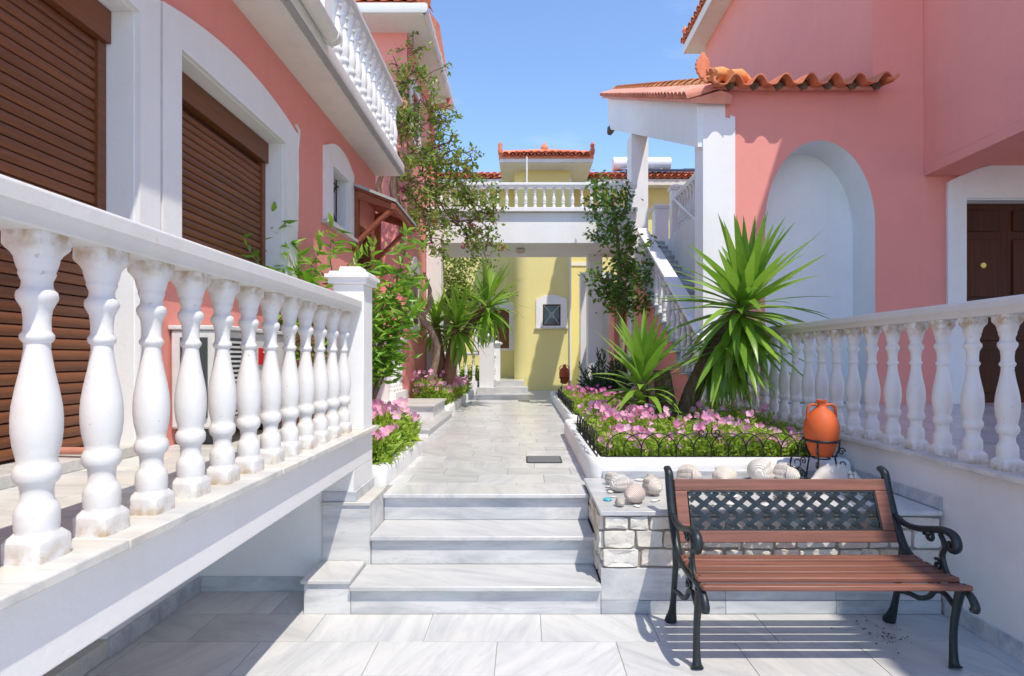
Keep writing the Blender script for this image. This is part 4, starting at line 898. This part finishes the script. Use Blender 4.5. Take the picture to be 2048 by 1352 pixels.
# ---- left climber (bougainvillea-like)
vb = thing('climbing_plant', 'loose leafy climber hanging over the left side of the path', 'climber', (-1.65, 9.2, .65), 'climbers')
def P(px, py, Y): return at(px, py, Y)
trunk = [P(848, 790, 9.2), P(868, 740, 9.2), P(876, 695, 9.15), P(862, 660, 9.1), P(842, 635, 9.05), P(826, 585, 9.0), P(812, 540, 8.9), P(803, 470, 8.6), P(795, 400, 8.3), P(790, 350, 8.0)]
MB().tube(polyl(trunk, 26), [.065 - .0013*i for i in range(27)], 9).build('trunk', M['bark'], vb, 60)
MB().tube([P(842, 635, 9.05), P(858, 615, 9.0), P(860, 580, 9.0), P(848, 545, 9.0)], [.05, .04, .035, .02], 8).build('branch', M['bark'], vb, 60)
MB().tube([P(760, 400, 7.8), P(756, 372, 7.8), P(765, 345, 7.8), P(772, 300, 7.8)], [.045, .04, .035, .02], 8).build('branch', M['barkd'], vb, 60)
MB().tube([P(792, 420, 7.9), P(785, 372, 7.9), P(790, 330, 7.9)], [.06, .05, .03], 8).build('branch', M['barkd'], vb, 60)
BR = [[(790,380),(800,300),(792,200),(800,120),(826,96)], [(800,300),(850,325),(900,300),(955,312)], [(795,350),(860,378),(920,370),(985,400)], [(800,400),(870,425),(940,450),(985,492)],
      [(800,250),(838,205),(868,222),(892,255)], [(790,185),(828,140),(852,158)], [(860,380),(905,440),(960,440),(992,418)], [(850,330),(880,270),(884,215)], [(800,420),(782,300),(772,200)],
      [(850,420),(858,470),(872,512)], [(800,330),(840,290),(870,300),(905,340),(925,400)], [(800,350),(830,400),(850,450)], [(905,440),(930,470),(975,500)], [(870,330),(920,330),(950,350)], [(795,260),(815,240),(850,250)], [(920,370),(950,400),(970,430)], [(840,300),(845,350),(880,400)]]
fol = MB(); tw = MB(); dry = MB(); brc = []
for b in BR:
    Y0 = random.uniform(8.0, 8.9); pts = [P(x, y, Y0 + random.uniform(-.12, .12)) for x, y in b]; pl_ = polyl(pts, 14)
    pl_ = [p + Vector((random.gauss(0, .02), random.gauss(0, .03), random.gauss(0, .02))) for p in pl_]
    tw.tube(pl_, [.017 - .0009*i for i in range(15)], 5)
    for p in pl_[2:]:
        for _ in range(3):
            if random.random() < .66:
                q = p + Vector((random.gauss(0, .13), random.gauss(0, .16), random.gauss(0, .11))); tw.tube([p, p.lerp(q, .5) + Vector((0, 0, .02)), q], .0065, 4)
                scatter_leaves(fol, q, .085, random.randint(8, 16), .075)
                if random.random() < .045: scatter_leaves(dry, q + Vector((0, 0, -.05)), .07, 14, .07)
                if random.random() < .03: brc.append(q)
tw.build('twigs', M['barkd'], vb, 60); kind(fol.build('foliage', M['vine'], vb, fix=False), 'stuff'); kind(dry.build('dry_bracts', M['dry'], vb, fix=False), 'stuff')
for q in brc:
    b = MB(); scatter_leaves(b, q, .05, 12, .06); b.build('bract_cluster', M['bougain'], vb, fix=False)
# ---- right climber
vr = thing('climbing_plant', 'dense dark green climber against the stair column on the right', 'climber', (1.8, 9.7, ZP), 'climbers')
MB().tube(polyl([P(1250, 790, 9.7), P(1246, 700, 9.7), P(1238, 640, 9.8), P(1240, 560, 9.8), P(1235, 470, 9.8), P(1222, 390, 9.8)], 16), [.07 - .003*i for i in range(17)], 8).build('trunk', M['bark'], vr, 60)
fol = MB(); tw = MB()
BRR = [([(1240,600),(1240,540),(1235,480),(1225,420),(1212,365)], .17, 70), ([(1240,560),(1215,560),(1185,545),(1172,550)], .09, 16), ([(1245,580),(1285,570),(1305,530),(1300,480)], .10, 22), ([(1230,470),(1195,440),(1180,400)], .09, 18), ([(1240,600),(1220,590),(1200,575)], .13, 34),
       ([(1245,620),(1280,610),(1308,590)], .12, 30), ([(1225,420),(1195,385),(1185,360)], .09, 20), ([(1235,520),(1265,540),(1280,560)], .14, 44), ([(1240,440),(1255,400),(1250,370)], .08, 18), ([(1215,480),(1190,470),(1176,468)], .06, 10), ([(1262,500),(1262,450)], .07, 18)]
for b, rad, n in BRR:
    Y0 = random.uniform(9.4, 9.9); pl_ = polyl([P(x, y, Y0) for x, y in b], 12); tw.tube(pl_, [.014 - .0009*i for i in range(13)], 5)
    for p in pl_:
        scatter_leaves(fol, p, rad*1.5, int(n*.62), .10, 1.0)
tw.build('twigs', M['barkd'], vr, 60); kind(fol.build('foliage', M['vined'], vr, fix=False), 'stuff')
# ---- dark oleander bush in the far bed
ob = thing('bush', 'dark green bushy oleander in the far right bed', 'bush', (1.35, 9.3, .66)); fol = MB(); tw = MB()
for i in range(60):
    a = random.uniform(0, 6.28); r = random.random()**.5; tip = Vector((1.42 + .48*r*math.cos(a), 9.4 + .45*r*math.sin(a), .72 + random.uniform(.35, .95)*(1.1 - .45*r)))
    b = Vector((1.42 + .15*math.cos(a), 9.4 + .15*math.sin(a), .62)); tw.tube([b, b.lerp(tip, .5) + Vector((0, 0, .05)), tip], .006, 4)
    for j in range(26):
        t = .3 + .7*j/26; p = b.lerp(tip, t); d = (tip - b).normalized() + Vector((random.gauss(0, .6), random.gauss(0, .6), random.gauss(0, .3))); one_leaf(fol, p, random.uniform(.09, .14), .22, d)
tw.build('stems', M['barkd'], ob); kind(fol.build('foliage', M['bush'], ob, fix=False), 'stuff')
# ---- tree behind the bridge on the left
tr = thing('tree', 'yellow green tree behind the bridge at the left', 'tree', (-2.3, 14.9, .8)); fol = MB(); MB().tube([(-2.3, 15.5, .7), (-2.25, 15.5, 2.2), (-2.1, 15.5, 3.4)], [.12, .10, .06], 8).build('trunk', M['bark'], tr, 60)
for _ in range(170):
    c = Vector((random.gauss(-2.0, .55), 15.5 + random.gauss(0, .4), random.gauss(3.4, .75))); scatter_leaves(fol, c, .17, 26, .11)
kind(fol.build('crown', M['tree'], tr, fix=False), 'stuff')
fol = MB(); hd = thing('hedge', 'low green leafy plants behind the far left balusters', 'plants', (-1.7, 14.6, .7))
for _ in range(40): scatter_leaves(fol, (random.uniform(-2.3, -1.15), random.uniform(14.5, 14.8), random.uniform(.75, 1.15)), .13, 24, .11)
kind(fol.build('foliage', M['flowerleaf'], hd, fix=False), 'stuff')
# ---- bright green shrub behind the near left balustrade: every leaf its own piece
ps = thing('shrub', 'bright green shrub with long pointed leaves behind the near left balustrade', 'shrub', (-1.4, 4.5, .65))
lms = [leaf_mesh('leaf', M['peach'], 1.0, .27, d_, .28, 5, 0, .42) for d_ in (.3, .8, 1.3)]
stems = [[(690,840,4.5),(640,640,4.45),(590,540,4.4),(560,470,4.35),(551,436,4.35)], [(700,840,4.6),(680,620,4.6),(660,520,4.6),(663,455,4.6)], [(640,800,4.4),(560,620,4.2),(520,530,4.1),(492,492,4.05)], [(720,840,4.6),(730,620,4.7),(745,530,4.7),(742,490,4.7)],
         [(730,830,4.6),(775,640,4.6),(800,540,4.6),(812,470,4.6)], [(690,800,4.5),(620,600,4.5),(612,550,4.5),(640,500,4.5)], [(735,830,4.7),(770,720,4.6),(800,660,4.5),(822,600,4.5)], [(700,820,4.6),(700,600,4.6),(700,560,4.6),(715,520,4.6)], [(735,830,4.7),(790,700,4.6),(812,640,4.6),(815,560,4.7)],
         [(680,820,4.5),(600,640,4.5),(575,590,4.5),(560,560,4.5)], [(740,800,4.7),(765,730,4.6),(770,700,4.6),(762,660,4.6)], [(690,800,4.4),(650,620,4.4),(630,580,4.4),(600,530,4.4)], [(735,820,4.6),(755,640,4.6),(775,590,4.6),(785,540,4.6)]]
pfol = MB()
for s_i in stems:
    pl_ = polyl([P(*q) for q in s_i], 12); MB().tube(pl_, [.014 - .0009*i for i in range(13)], 6).build('stem', M['bark'], ps, 60)
    for i, p in enumerate(polyl([P(*q) for q in s_i], 30)):
        if i < 9: continue
        az = i*2.4 + random.uniform(-.5, .5); el = random.uniform(-.2, .7) + (.6 if i > 27 else 0); ln = random.uniform(.15, .23)*(.8 if i > 26 else 1)
        for _k in range(2):
            pp = p + Vector((random.gauss(0, .03), random.gauss(0, .03), random.gauss(0, .03)))
            for _q in range(1 if s_i[-1][0] < 730 else 2): one_leaf(pfol, pp + Vector((random.gauss(0, .05), random.gauss(0, .06), random.gauss(0, .04))), random.uniform(.10, .17), .26, Vector((random.gauss(0, .7), random.gauss(0, .7), random.uniform(-.3, .7))))
        link('leaf', random.choice(lms), ps, Matrix.Translation(p) @ Matrix.Rotation(az, 4, 'Z') @ Matrix.Rotation(el, 4, 'X') @ Matrix.Rotation(random.uniform(-.5, .5), 4, 'Y') @ Matrix.Scale(ln, 4))
kind(pfol.build('foliage', M['peachs'], ps, fix=False), 'stuff')
# ---- flowers
def blossom_mesh(name, mat, r, petals, cup, wide):
    vs_ = []; fs = []
    for k in range(petals):
        a0 = 2*math.pi*k/petals
        b = len(vs_); nr, nc = 4, 4
        for i in range(nr):
            t = i/(nr-1); rad = r*t; hgt = cup*r*t**1.6 + (.05*r if k % 2 else 0)
            for j in range(nc+1):
                s = (j/nc - .5)*2; aw = wide*(math.sin(math.pi*(.12 + .60*t)))
                ang = a0 + s*aw; rr = rad*(1 - .16*abs(s)**2*t); wav = .07*r*math.sin(j*2.6 + k)*t
                vs_.append((rr*math.cos(ang), rr*math.sin(ang), hgt + wav))
        for i in range(nr-1):
            for j in range(nc): q = b + i*(nc+1) + j; fs.append((q, q+1, q+nc+2, q+nc+1))
    return MB().add(vs_, fs).mesh(name, mat, 60, fix=False)
BL = [blossom_mesh('blossom', M['petal'], .036, 4, c_, .80) for c_ in (.35, .75, 1.2)]
DA = [blossom_mesh('blossom', M['magenta'], .028, 9, c_, .34) for c_ in (.1, .35)]
def patch(label, area, zf, nleaf, nfl, meshes, hz, lsize, loc, dens=None, face=(-.1, -.75, .55), stem=True, leafmat='flowerleaf', scale=(.8, 1.25), fz=.72):
    t = thing('flower_patch', label, 'flowers', loc, 'flowers in the beds'); fol = MB(); stm = MB()
    (x0, x1, y0, y1) = area; k = 0
    while k < nleaf:
        x, y = random.uniform(x0, x1), random.uniform(y0, y1)
        if dens and random.random() > dens(x, y): continue
        k += 1; hh = hz(x, y)*random.random()**.8; p = Vector((x, y, zf + hh)); d = Vector((random.gauss(0, .6), random.gauss(-.1, .6), random.uniform(-.1, 1))); one_leaf(fol, p, lsize*random.uniform(.6, 1.3), .34, d)
    k = 0
    while k < nfl:
        x, y = random.uniform(x0, x1), random.uniform(y0, y1)
        if dens and random.random() > dens(x, y): continue
        k += 1; z = zf + hz(x, y)*random.uniform(fz, 1.42); p = Vector((x, y, z)); d = (Vector(face) + Vector((random.gauss(0, .55), random.gauss(0, .4), random.gauss(0, .35)))).normalized()
        q = d.to_track_quat('Z', 'Y').to_matrix().to_4x4()
        link('blossom', random.choice(meshes), t, Matrix.Translation(p) @ q @ Matrix.Rotation(random.uniform(0, 6), 4, 'Z') @ Matrix.Scale(random.uniform(*scale), 4))
        b = Vector((x + random.gauss(0, .02), y + random.gauss(0, .02), zf)); stm.tube([b, b.lerp(p, .6) + Vector((random.gauss(0, .01), 0, .01)), p], .0022, 4)
    kind(fol.build('foliage', M[leafmat], t, fix=False), 'stuff'); kind(stm.build('stems', M['flowerleaf'], t, fix=False), 'stuff'); return t
patch('pink evening flowers filling the big bed behind the hoop fence', (.62, 2.27, 4.035, 5.15), .685, 7500, 300, BL, lambda x, y: .19 + .05*math.sin(5*x + 3*y), .055, (1.4, 4.5, .69), scale=(.5, 1.05), fz=.42, dens=lambda x, y: 1.0 if y < 4.4 else .5)
patch('paler pink flowers thinly spread at the back of the big bed', (1.55, 2.3, 5.0, 6.3), .685, 1800, 40, BL, lambda x, y: .27, .055, (1.9, 5.6, .69), scale=(.55, 1.0))
patch('deep pink flowers at the path corner of the big bed', (.60, 1.15, 4.55, 6.0), .685, 2200, 70, [BL[1], DA[0], BL[2]], lambda x, y: .22, .055, (.8, 5.2, .69), scale=(.9, 1.2))
patch('magenta daisies in the far right bed', (.68, 1.35, 7.3, 9.6), .655, 4200, 95, DA, lambda x, y: .25, .06, (1, 8.4, .66), face=(-.1, -.6, .8), scale=(1.0, 1.5))
patch('pink flowers spilling from the near left bed beside the white post', (-1.30, -.98, 3.95, 5.2), .648, 2600, 75, BL, lambda x, y: .27 + .08*math.sin(6*y), .075, (-1.1, 4.6, .65), scale=(1.0, 1.4))
patch('pale pink flowers filling the far left bed', (-1.78, -1.24, 8.9, 12.9), .643, 5200, 230, BL, lambda x, y: .28, .07, (-1.5, 10.5, .65), scale=(1.1, 1.6))
patch('thin pink flowers at the foot of the climber trunk', (-1.80, -1.40, 8.85, 9.8), .643, 1500, 34, BL, lambda x, y: .42, .07, (-1.6, 9.3, .65), scale=(1.0, 1.4))

# ================================================================== AMPHORAE
def amphora(label, c, h, stand_label, floor_z, tilt=0):
    c = Vector(c); t = thing('amphora', label, 'amphora', c)
    pr = [(0,.12),(.02,.165),(.10,.20),(.20,.235),(.32,.268),(.45,.288),(.55,.285),(.65,.262),(.74,.215),(.80,.165),(.84,.115),(.87,.085),(.90,.070),(.94,.066),(.965,.078),(.985,.088),(1.0,.086),(1.0,.062),(.95,.05)]
    MB().lathe([(z*h, r*h) for z, r in pr], c, 28).build('jar', M['amphora'], t, 50)
    for s in (-1, 1):
        pts = [(s*.070, .905), (s*.15, .925), (s*.215, .905), (s*.245, .85), (s*.25, .77), (s*.252, .66)]
        MB().tube([c + Vector((a*h, 0, b*h)) for a, b in polyl2(pts, 12)], .028*h, 8, .8).build('handle', M['amphora'], t, 60)
    sd = thing('amphora_stand', stand_label, 'stand', (c.x, c.y, floor_z)); gap = c.z - floor_z
    ring = lambda rr, z, n=22: [(c.x + rr*math.cos(2*math.pi*i/n), c.y + rr*math.sin(2*math.pi*i/n), z) for i in range(n+1)]
    MB().tube(ring(.275*h, c.z + .29*h), .014*h, 6, 1.6).build('holding_band', M['wire'], sd, 60)
    MB().tube(ring(.20*h, floor_z + .02), .016*h, 6).build('base_ring', M['wire'], sd, 60)
    MB().tube(ring(.135*h, c.z - .010), .012*h, 6).build('cradle_ring', M['wire'], sd, 60)
    for a in (-.5, 2.2, 4.0):
        dv = Vector((math.cos(a), math.sin(a), 0))
        MB().tube([Vector((c.x, c.y, 0)) + dv*(r_*h) + Vector((0, 0, z)) for r_, z in ((.27, floor_z + .008), (.25, c.z*.5 + floor_z*.5), (.21, c.z), (.27, c.z + .15*h), (.28, c.z + .31*h))], .015*h, 6).build('leg', M['wire'], sd, 60)
        for k in range(3):
            o = Vector((c.x, c.y, 0)) + dv*((.33 - .01*k)*h) + Vector((0, 0, floor_z + (c.z + .3*h - floor_z)*(.16 + .3*k)))
            MB().tube([o + dv*((.055 - .004*i)*h*math.cos(i*.75)) + Vector((0, 0, (.075 - .0055*i)*h*math.sin(i*.75))) for i in range(13)], .011*h, 5).build('scroll', M['wire'], sd, 60)
    return sd
def polyl2(pts, n): return [(p.x, p.y) for p in polyl([(a, b, 0) for a, b in pts], n)]
cA = at(1643, 913, 3.74); sd = amphora('orange clay amphora with two handles at the right end of the shelf', cA, .385, 'black iron scroll stand holding the orange amphora on the shelf', ZS + .001)
for k, (cx, cz, s) in enumerate(((-.19, .155, 1), (-.175, .065, -1))):
    o = Vector((cA.x + cx, 3.70, ZS + cz)); MB().tube([o + Vector((s*(.055 - .0032*i)*math.cos(i*.62 + 1.2), 0, (.058 - .0034*i)*math.sin(i*.62 + 1.2))) for i in range(15)], .0042, 6).build('scroll', M['wire'], sd, 60)
MB().tube([(cA.x - .22, 3.70, ZS + .19), (cA.x - .235, 3.70, ZS + .13), (cA.x - .13, 3.70, ZS + .09), (cA.x - .115, 3.70, ZS + .04), (cA.x - .17, 3.70, ZS + .006), (cA.x - .10, 3.71, ZS + .02)], .0045, 6).build('scroll_arm', M['wire'], sd, 60)
amphora('small red clay amphora against the far yellow wall', (at(1129, 768, 12.9).x, 12.9, .86), .44, 'small black iron stand under the far red amphora', ZP)

# ================================================================== SHELLS ON THE SHELF
def shell_mesh(seed, ridges=22, spire=.35):
    random.seed(seed); vs_ = []; fs = []; nu, nv = 72, 40
    for i in range(nu+1):
        t = i/nu; th = math.pi*t
        for j in range(nv):
            ph = 2*math.pi*j/nv
            r = math.sin(th)**.85*(1 + .032*abs(math.sin(ridges*th*.5)) ) * (1 + .16*math.cos(ph - 1.2)*math.sin(th))
            z = -math.cos(th)*1.02 - (spire*max(0, 1 - t*4.2)**1.4)
            if 2.2 < ph < 3.4 and .35 < t < .92: r *= .72
            vs_.append((r*math.cos(ph), z, r*math.sin(ph)*.88))
    for i in range(nu):
        for j in range(nv): fs.append((i*nv+j, i*nv+(j+1) % nv, (i+1)*nv+(j+1) % nv, (i+1)*nv+j))
    return MB().add(vs_, fs).mesh('sea_shell', M['shell'], 180)
SH = [shell_mesh(3, 26, .2), shell_mesh(5, 32, .5), shell_mesh(9, 22, .35)]
random.seed(11)
def shell(px, py, size, k, rz, label, squash=1.0):
    size *= .86; Y = F*(H - ZS)/(py - V0); p = at(px, py, Y); p.z = ZS
    o = link('sea_shell', SH[k], None, Matrix.Translation((p.x, p.y, ZS + size*.84*squash)) @ Matrix.Rotation(rz, 4, 'Z') @ Matrix.Rotation(random.uniform(-.2, .2), 4, 'Y') @ Matrix.Diagonal((size, size*1.05, size*squash, 1)))
    return tag(o, label, 'shell', 'sea shells on the marble shelf')
shell(1224, 970, .056, 0, .8, 'white ribbed shell at the far left corner of the shelf, behind another')
shell(1240, 984, .072, 1, 2.0, 'large white ribbed shell nearest the path on the shelf')
shell(1268, 1006, .070, 2, -.6, 'cream shell with open lip at the front left of the shelf')
shell(1303, 990, .072, 0, .5, 'banded shell with orange underside left of the bench post')
shell(1239, 985 + 28, .034, 0, .3, 'small round white shell beside the teal sea glass')
shell(1300, 958 + 4, .034, 0, .1, 'small peach shell left of the bench top corner')
shell(1376, 968, .082, 0, 1.2, 'round white shell leftmost above the bench backrest')
shell(1446, 968, .095, 1, -.3, 'wide cream shell above the left middle of the bench backrest', .8)
shell(1525, 966, .105, 2, 2.5, 'tallest ribbed shell above the right middle of the bench backrest')
shell(1570, 968, .090, 0, .7, 'smooth pale shell touching the tallest shell')
cn_ = thing('conch_shell', 'knobbly white conch lying in front of the amphora stand', 'shell', (1.9, 3.6, ZS)); pC = at(1672, 965, 3.62)
random.seed(21); m = MB(); pts = [Vector((pC.x - .17 + .34*i/12, 3.62, ZS + .045 + .03*math.sin(math.pi*i/12))) for i in range(13)]
m.tube(pts, [.012, .025, .05, .07, .08, .082, .078, .07, .06, .05, .04, .03, .012], 14); m.build('shell_body', M['shell'], cn_, 60)
for i in range(14):
    a = random.uniform(.2, 2.4); k = random.randint(4, 9); c = pts[k] + Vector((0, -math.cos(a)*.075, math.sin(a)*.07)); m = MB(); m.lathe([(0, .016), (.012, .012), (.022, .003)], c, 7); m.build('knob', M['shell'], cn_, 60)
pm = []
for k in range(3):
    m = MB(); m.lathe([(0, .5), (.15, .85), (.35, 1.0), (.55, .8), (.68, .35)], (0, 0, 0), 12); pm.append(m.mesh('pebble', M['pebble'], 60))
PB = [(1219, 975, .024, 'flat white pebble at the shelf edge beside the large ribbed shell'), (1222, 985, .028, 'long grey pebble in front of the large ribbed shell'), (1292, 975, .020, 'small pink pebble between two ribbed shells'), (1309, 1003, .022, 'orange speckled pebble beside the bench post'), (1274, 1014, .020, 'flat grey pebble at the front of the shelf'), (1226, 995, .016, 'orange red pebble on the shelf corner'), (1316, 1000, .018, 'pink pebble touching the bench post'), (1280, 962, .030, 'pale green flat stone behind the banded shell')]
for k, (px, py, s, lab) in enumerate(PB):
    p = at(px, py, F*(H - ZS)/(py - V0)); o = link('pebble', pm[k % 3], None, Matrix.Translation((p.x, p.y, ZS + .0015)) @ Matrix.Rotation(k*1.3, 4, 'Z') @ Matrix.Diagonal((s*1.3, s*.8, s*.75, 1))); tag(o, lab, 'pebble', 'pebbles on the marble shelf')
for k, (px, py) in enumerate(((1215, 1001),)):
    p = at(px, py, F*(H - ZS)/(py - V0)); o = MB().lathe([(0, .020), (.006, .027), (.012, .024), (.015, .01)], (p.x, p.y, ZS + .001), 12).build('sea_glass', M['teal'], None, 60); tag(o, 'teal blue piece of sea glass at the left edge of the shelf', 'sea glass')
for k in range(22):                                 # small shells seen through the bench lattice
    x = 1.02 + k*.046 + random.uniform(-.01, .01); y = random.uniform(3.16, 3.5); s = random.uniform(.016, .03)
    o = link('small_shell', SH[k % 3] if k % 2 else pm[k % 3], None, Matrix.Translation((x, y, ZS + (s*.84 if k % 2 else .001))) @ Matrix.Rotation(k*2.1, 4, 'Z') @ Matrix.Scale(s, 4)); tag(o, 'small shell or pebble lying on the shelf behind the bench lattice', 'shell', 'small shells behind the bench lattice')

# ================================================================== BENCH
bn = thing('garden_bench', 'garden bench of brown slats with black iron ends and lattice back', 'bench', (1.42, 2.7, .014))
XL, XR = .80, 1.99; ZF = .014
def spl(pts, n=24):                                   # Catmull-Rom through the points
    pts = [Vector(p) for p in pts]; P_ = [pts[0]*2 - pts[1]] + pts + [pts[-1]*2 - pts[-2]]; out = []
    m_ = len(pts) - 1
    for i in range(n+1):
        s = i/n*m_; k = min(int(s), m_-1); t = s - k; a, b, c, d_ = P_[k:k+4]
        out.append(.5*((2*b) + (c - a)*t + (2*a - 5*b + 4*c - d_)*t*t + (3*b - a - 3*c + d_)*t**3))
    return out
for xs in (XL, XR):
    sd_ = MB(); Q = lambda l: [(xs, y_, z_) for y_, z_ in l]
    sd_.tube(spl(Q([(3.075, .835), (3.035, .815), (3.02, .76), (2.985, .66), (2.93, .54), (2.87, .455), (2.78, .415), (2.66, .405), (2.54, .410), (2.46, .395), (2.425, .355), (2.43, .33)]), 40), [.017 + .003*math.sin(i*.16) for i in range(41)], 8, 1.25, (1, 0, 0))
    fr_ = sd_.build('side_frame', M['iron'], bn, 60)
    MB().tube(spl(Q([(2.885, .46), (2.905, .34), (2.935, .20), (2.965, .09), (3.0, ZF + .006)]), 14), [.020, .019, .017, .015, .0145, .0145, .0145, .0145, .015, .016, .018, .021, .024, .028, .031], 8, 1.1, (1, 0, 0)).build('back_leg', M['iron'], bn, 60)
    MB().tube(spl(Q([(2.505, .40), (2.525, .32), (2.545, .22), (2.55, .12), (2.545, .04), (2.535, ZF + .006)]), 14), [.020, .019, .018, .017, .016, .0155, .015, .015, .0155, .016, .017, .019, .022, .026, .029], 8, 1.1, (1, 0, 0)).build('front_leg', M['iron'], bn, 60)
    ar = MB().tube(spl(Q([(2.965, .615), (2.88, .585), (2.78, .590), (2.68, .615), (2.60, .635), (2.545, .625), (2.525, .585), (2.545, .555), (2.57, .57), (2.565, .59)]), 30), [.0125 + .005*math.sin(min(3.1, i*.105)) for i in range(31)], 8, 1.35, (1, 0, 0)).build('armrest', M['iron'], bn, 60)
    MB().tube(spl(Q([(2.63, .61), (2.60, .56), (2.615, .51), (2.60, .46), (2.57, .42)]), 16), .012, 7).build('arm_support', M['iron'], ar, 60)
    MB().tube([(xs, 2.70 + (.035 - .0022*i)*math.cos(i*.6), .575 + (.032 - .002*i)*math.sin(i*.6)) for i in range(13)], .009, 6).build('scroll', M['iron'], ar, 60)
    MB().tube([(xs, 2.645 + (.03 - .002*i)*math.cos(i*.6 + 1), .455 + (.03 - .002*i)*math.sin(i*.6 + 1)) for i in range(13)], .008, 6).build('scroll', M['iron'], ar, 60)
    MB().tube(spl(Q([(2.54, .30), (2.60, .335), (2.66, .325), (2.70, .28), (2.76, .245), (2.84, .235), (2.925, .215)]), 24), .013, 7).build('stretcher_scroll', M['iron'], bn, 60)
    MB().tube([(xs, 2.66 + (.04 - .0027*i)*math.cos(i*.6 - .8), .355 + (.034 - .0022*i)*math.sin(i*.6 - .8)) for i in range(13)], .009, 6).build('scroll', M['iron'], bn, 60)
slp = [(2.469, .421, -.20), (2.545, .432, -.05), (2.622, .432, .0), (2.699, .431, .02), (2.776, .434, .08)]
for (yc, zc, a) in slp:
    o = MB().box(XL - .005, XR + .005, -.031, .031, -.012, .012).build('seat_slat', M['bench'], bn, bev=.006); o.matrix_basis = Matrix.Translation((0, yc, zc)) @ Matrix.Rotation(a, 4, 'X')
bolt = MB().lathe([(0, .006), (.002, .0055), (.0035, .003)], (0, 0, 0), 8).mesh('bolt', M['iron'], 60)
for (yc, zc, a) in slp:
    for xb_ in (XL + .012, XR - .012): link('bolt', bolt, bn, Matrix.Translation((xb_, yc, zc)) @ Matrix.Rotation(a, 4, 'X') @ Matrix.Translation((0, 0, .012)))
# backrest built in its own tilted plane (u = X, w up the back)
b0 = Vector((0, 2.905, .475)); b1 = Vector((0, 3.018, .785)); wv = (b1 - b0).normalized(); Lb = (b1 - b0).length; nv_ = Vector((0, -wv.z, wv.y))
FB = (Vector((1, 0, 0)), wv, nv_)
def bk(name, u0, u1, w0, w1, d0=-.012, d1=.012, mat='bench'): return MB().prism([(u0, w0), (u1, w0), (u1, w1), (u0, w1)], d0, d1, FB, b0).build(name, M[mat], bn, bev=.004)
bk('top_rail', XL + .02, XR - .02, Lb - .062, Lb); bk('bottom_rail', XL + .02, XR - .02, 0, .060)
bk('stile', XL + .02, XL + .085, .061, Lb - .063); bk('stile', XR - .085, XR - .02, .061, Lb - .063)
lf = bk('lattice_frame', XL + .086, XL + .094, .062, Lb - .064, -.007, .007, 'iron')
for q in ((XR - .094, XR - .086, .062, Lb - .064), (XL + .095, XR - .095, .062, .070), (XL + .095, XR - .095, Lb - .072, Lb - .064)): MB().prism([(q[0], q[2]), (q[1], q[2]), (q[1], q[3]), (q[0], q[3])], -.007, .007, FB, b0).build('lattice_edge', M['iron'], lf)
u0_, u1_, w0_, w1_ = XL + .09, XR - .09, .066, Lb - .068; hh = w1_ - w0_; pt = .094; ang = R(37); dx = hh/math.tan(ang)
k = -int(dx/pt) - 1; idx = 0
while u0_ + k*pt < u1_:
    for s in (1, -1):
        ua = u0_ + k*pt
        pts = []
        for i in range(25):
            t = i/24; u_ = ua + dx*t if s > 0 else ua + dx - dx*t; w_ = w0_ + hh*t
            if u0_ - .001 <= u_ <= u1_ + .001: pts.append((u_, w_, .0035*math.cos(math.pi*((ua + dx*t - u0_)*2/pt*1.0) + (0 if s > 0 else math.pi))*1.0))
        if len(pts) < 3: continue
        off = Vector((math.sin(ang)*(-s if s > 0 else 1), 0, 0)); dirv = Vector((math.cos(ang)*s, math.sin(ang))); nn = Vector((-dirv.y, dirv.x))*.0125
        vs_ = []; fs = []
        for (u_, w_, d_) in pts:
            for (a, b) in ((-1, -1), (1, -1), (1, 1), (-1, 1)):
                uu = min(max(u_ + nn.x*a, u0_), u1_); ww = min(max(w_ + nn.y*a, w0_), w1_); vs_.append(b0 + FB[0]*uu + FB[1]*ww + FB[2]*(d_ + b*.003))
        for i in range(len(pts)-1):
            for j in range(4): fs.append((i*4+j, i*4+(j+1) % 4, i*4+4+(j+1) % 4, i*4+4+j))
        fs += [(0, 3, 2, 1), tuple(len(vs_)-4+j for j in range(4))]
        MB().add(vs_, fs).build('lattice_strip', M['iron'], lf)
    k += 1

# ================================================================== SMALL THINGS
def drain(label, x0, x1, y0, y1):
    t = thing('drain_cover', label, 'drain cover', ((x0+x1)/2, (y0+y1)/2, ZP)); MB().prism(rounded(x0, x1, y0, y1, .03), ZP + .0015, ZP + .006, FZ).build('frame', M['iron'], t); MB().prism(rounded(x0 + .012, x1 - .012, y0 + .012, y1 - .012, .025), ZP + .006, ZP + .0075, FZ).build('grating', M['cover'], t)
drain('dark square drain cover in the path near the big flower bed', .02, .335, 4.76, 5.08); drain('small drain cover far along the path in shadow', -.12, .12, 11.5, 11.8)
random.seed(5); m = MB()
for _ in range(46):
    x = random.gauss(1.83, .055); y = random.gauss(2.84, .07); s = random.uniform(.002, .006)
    if x < 2.3 and y < 3.06: m.box(x, x + s*1.6, y, y + s, .0155, .0155 + s*.5)
kind(tag(m.build('debris', M['soil'], None), 'scattered dark crumbs of soil on the floor under the bench', 'debris'), 'stuff')
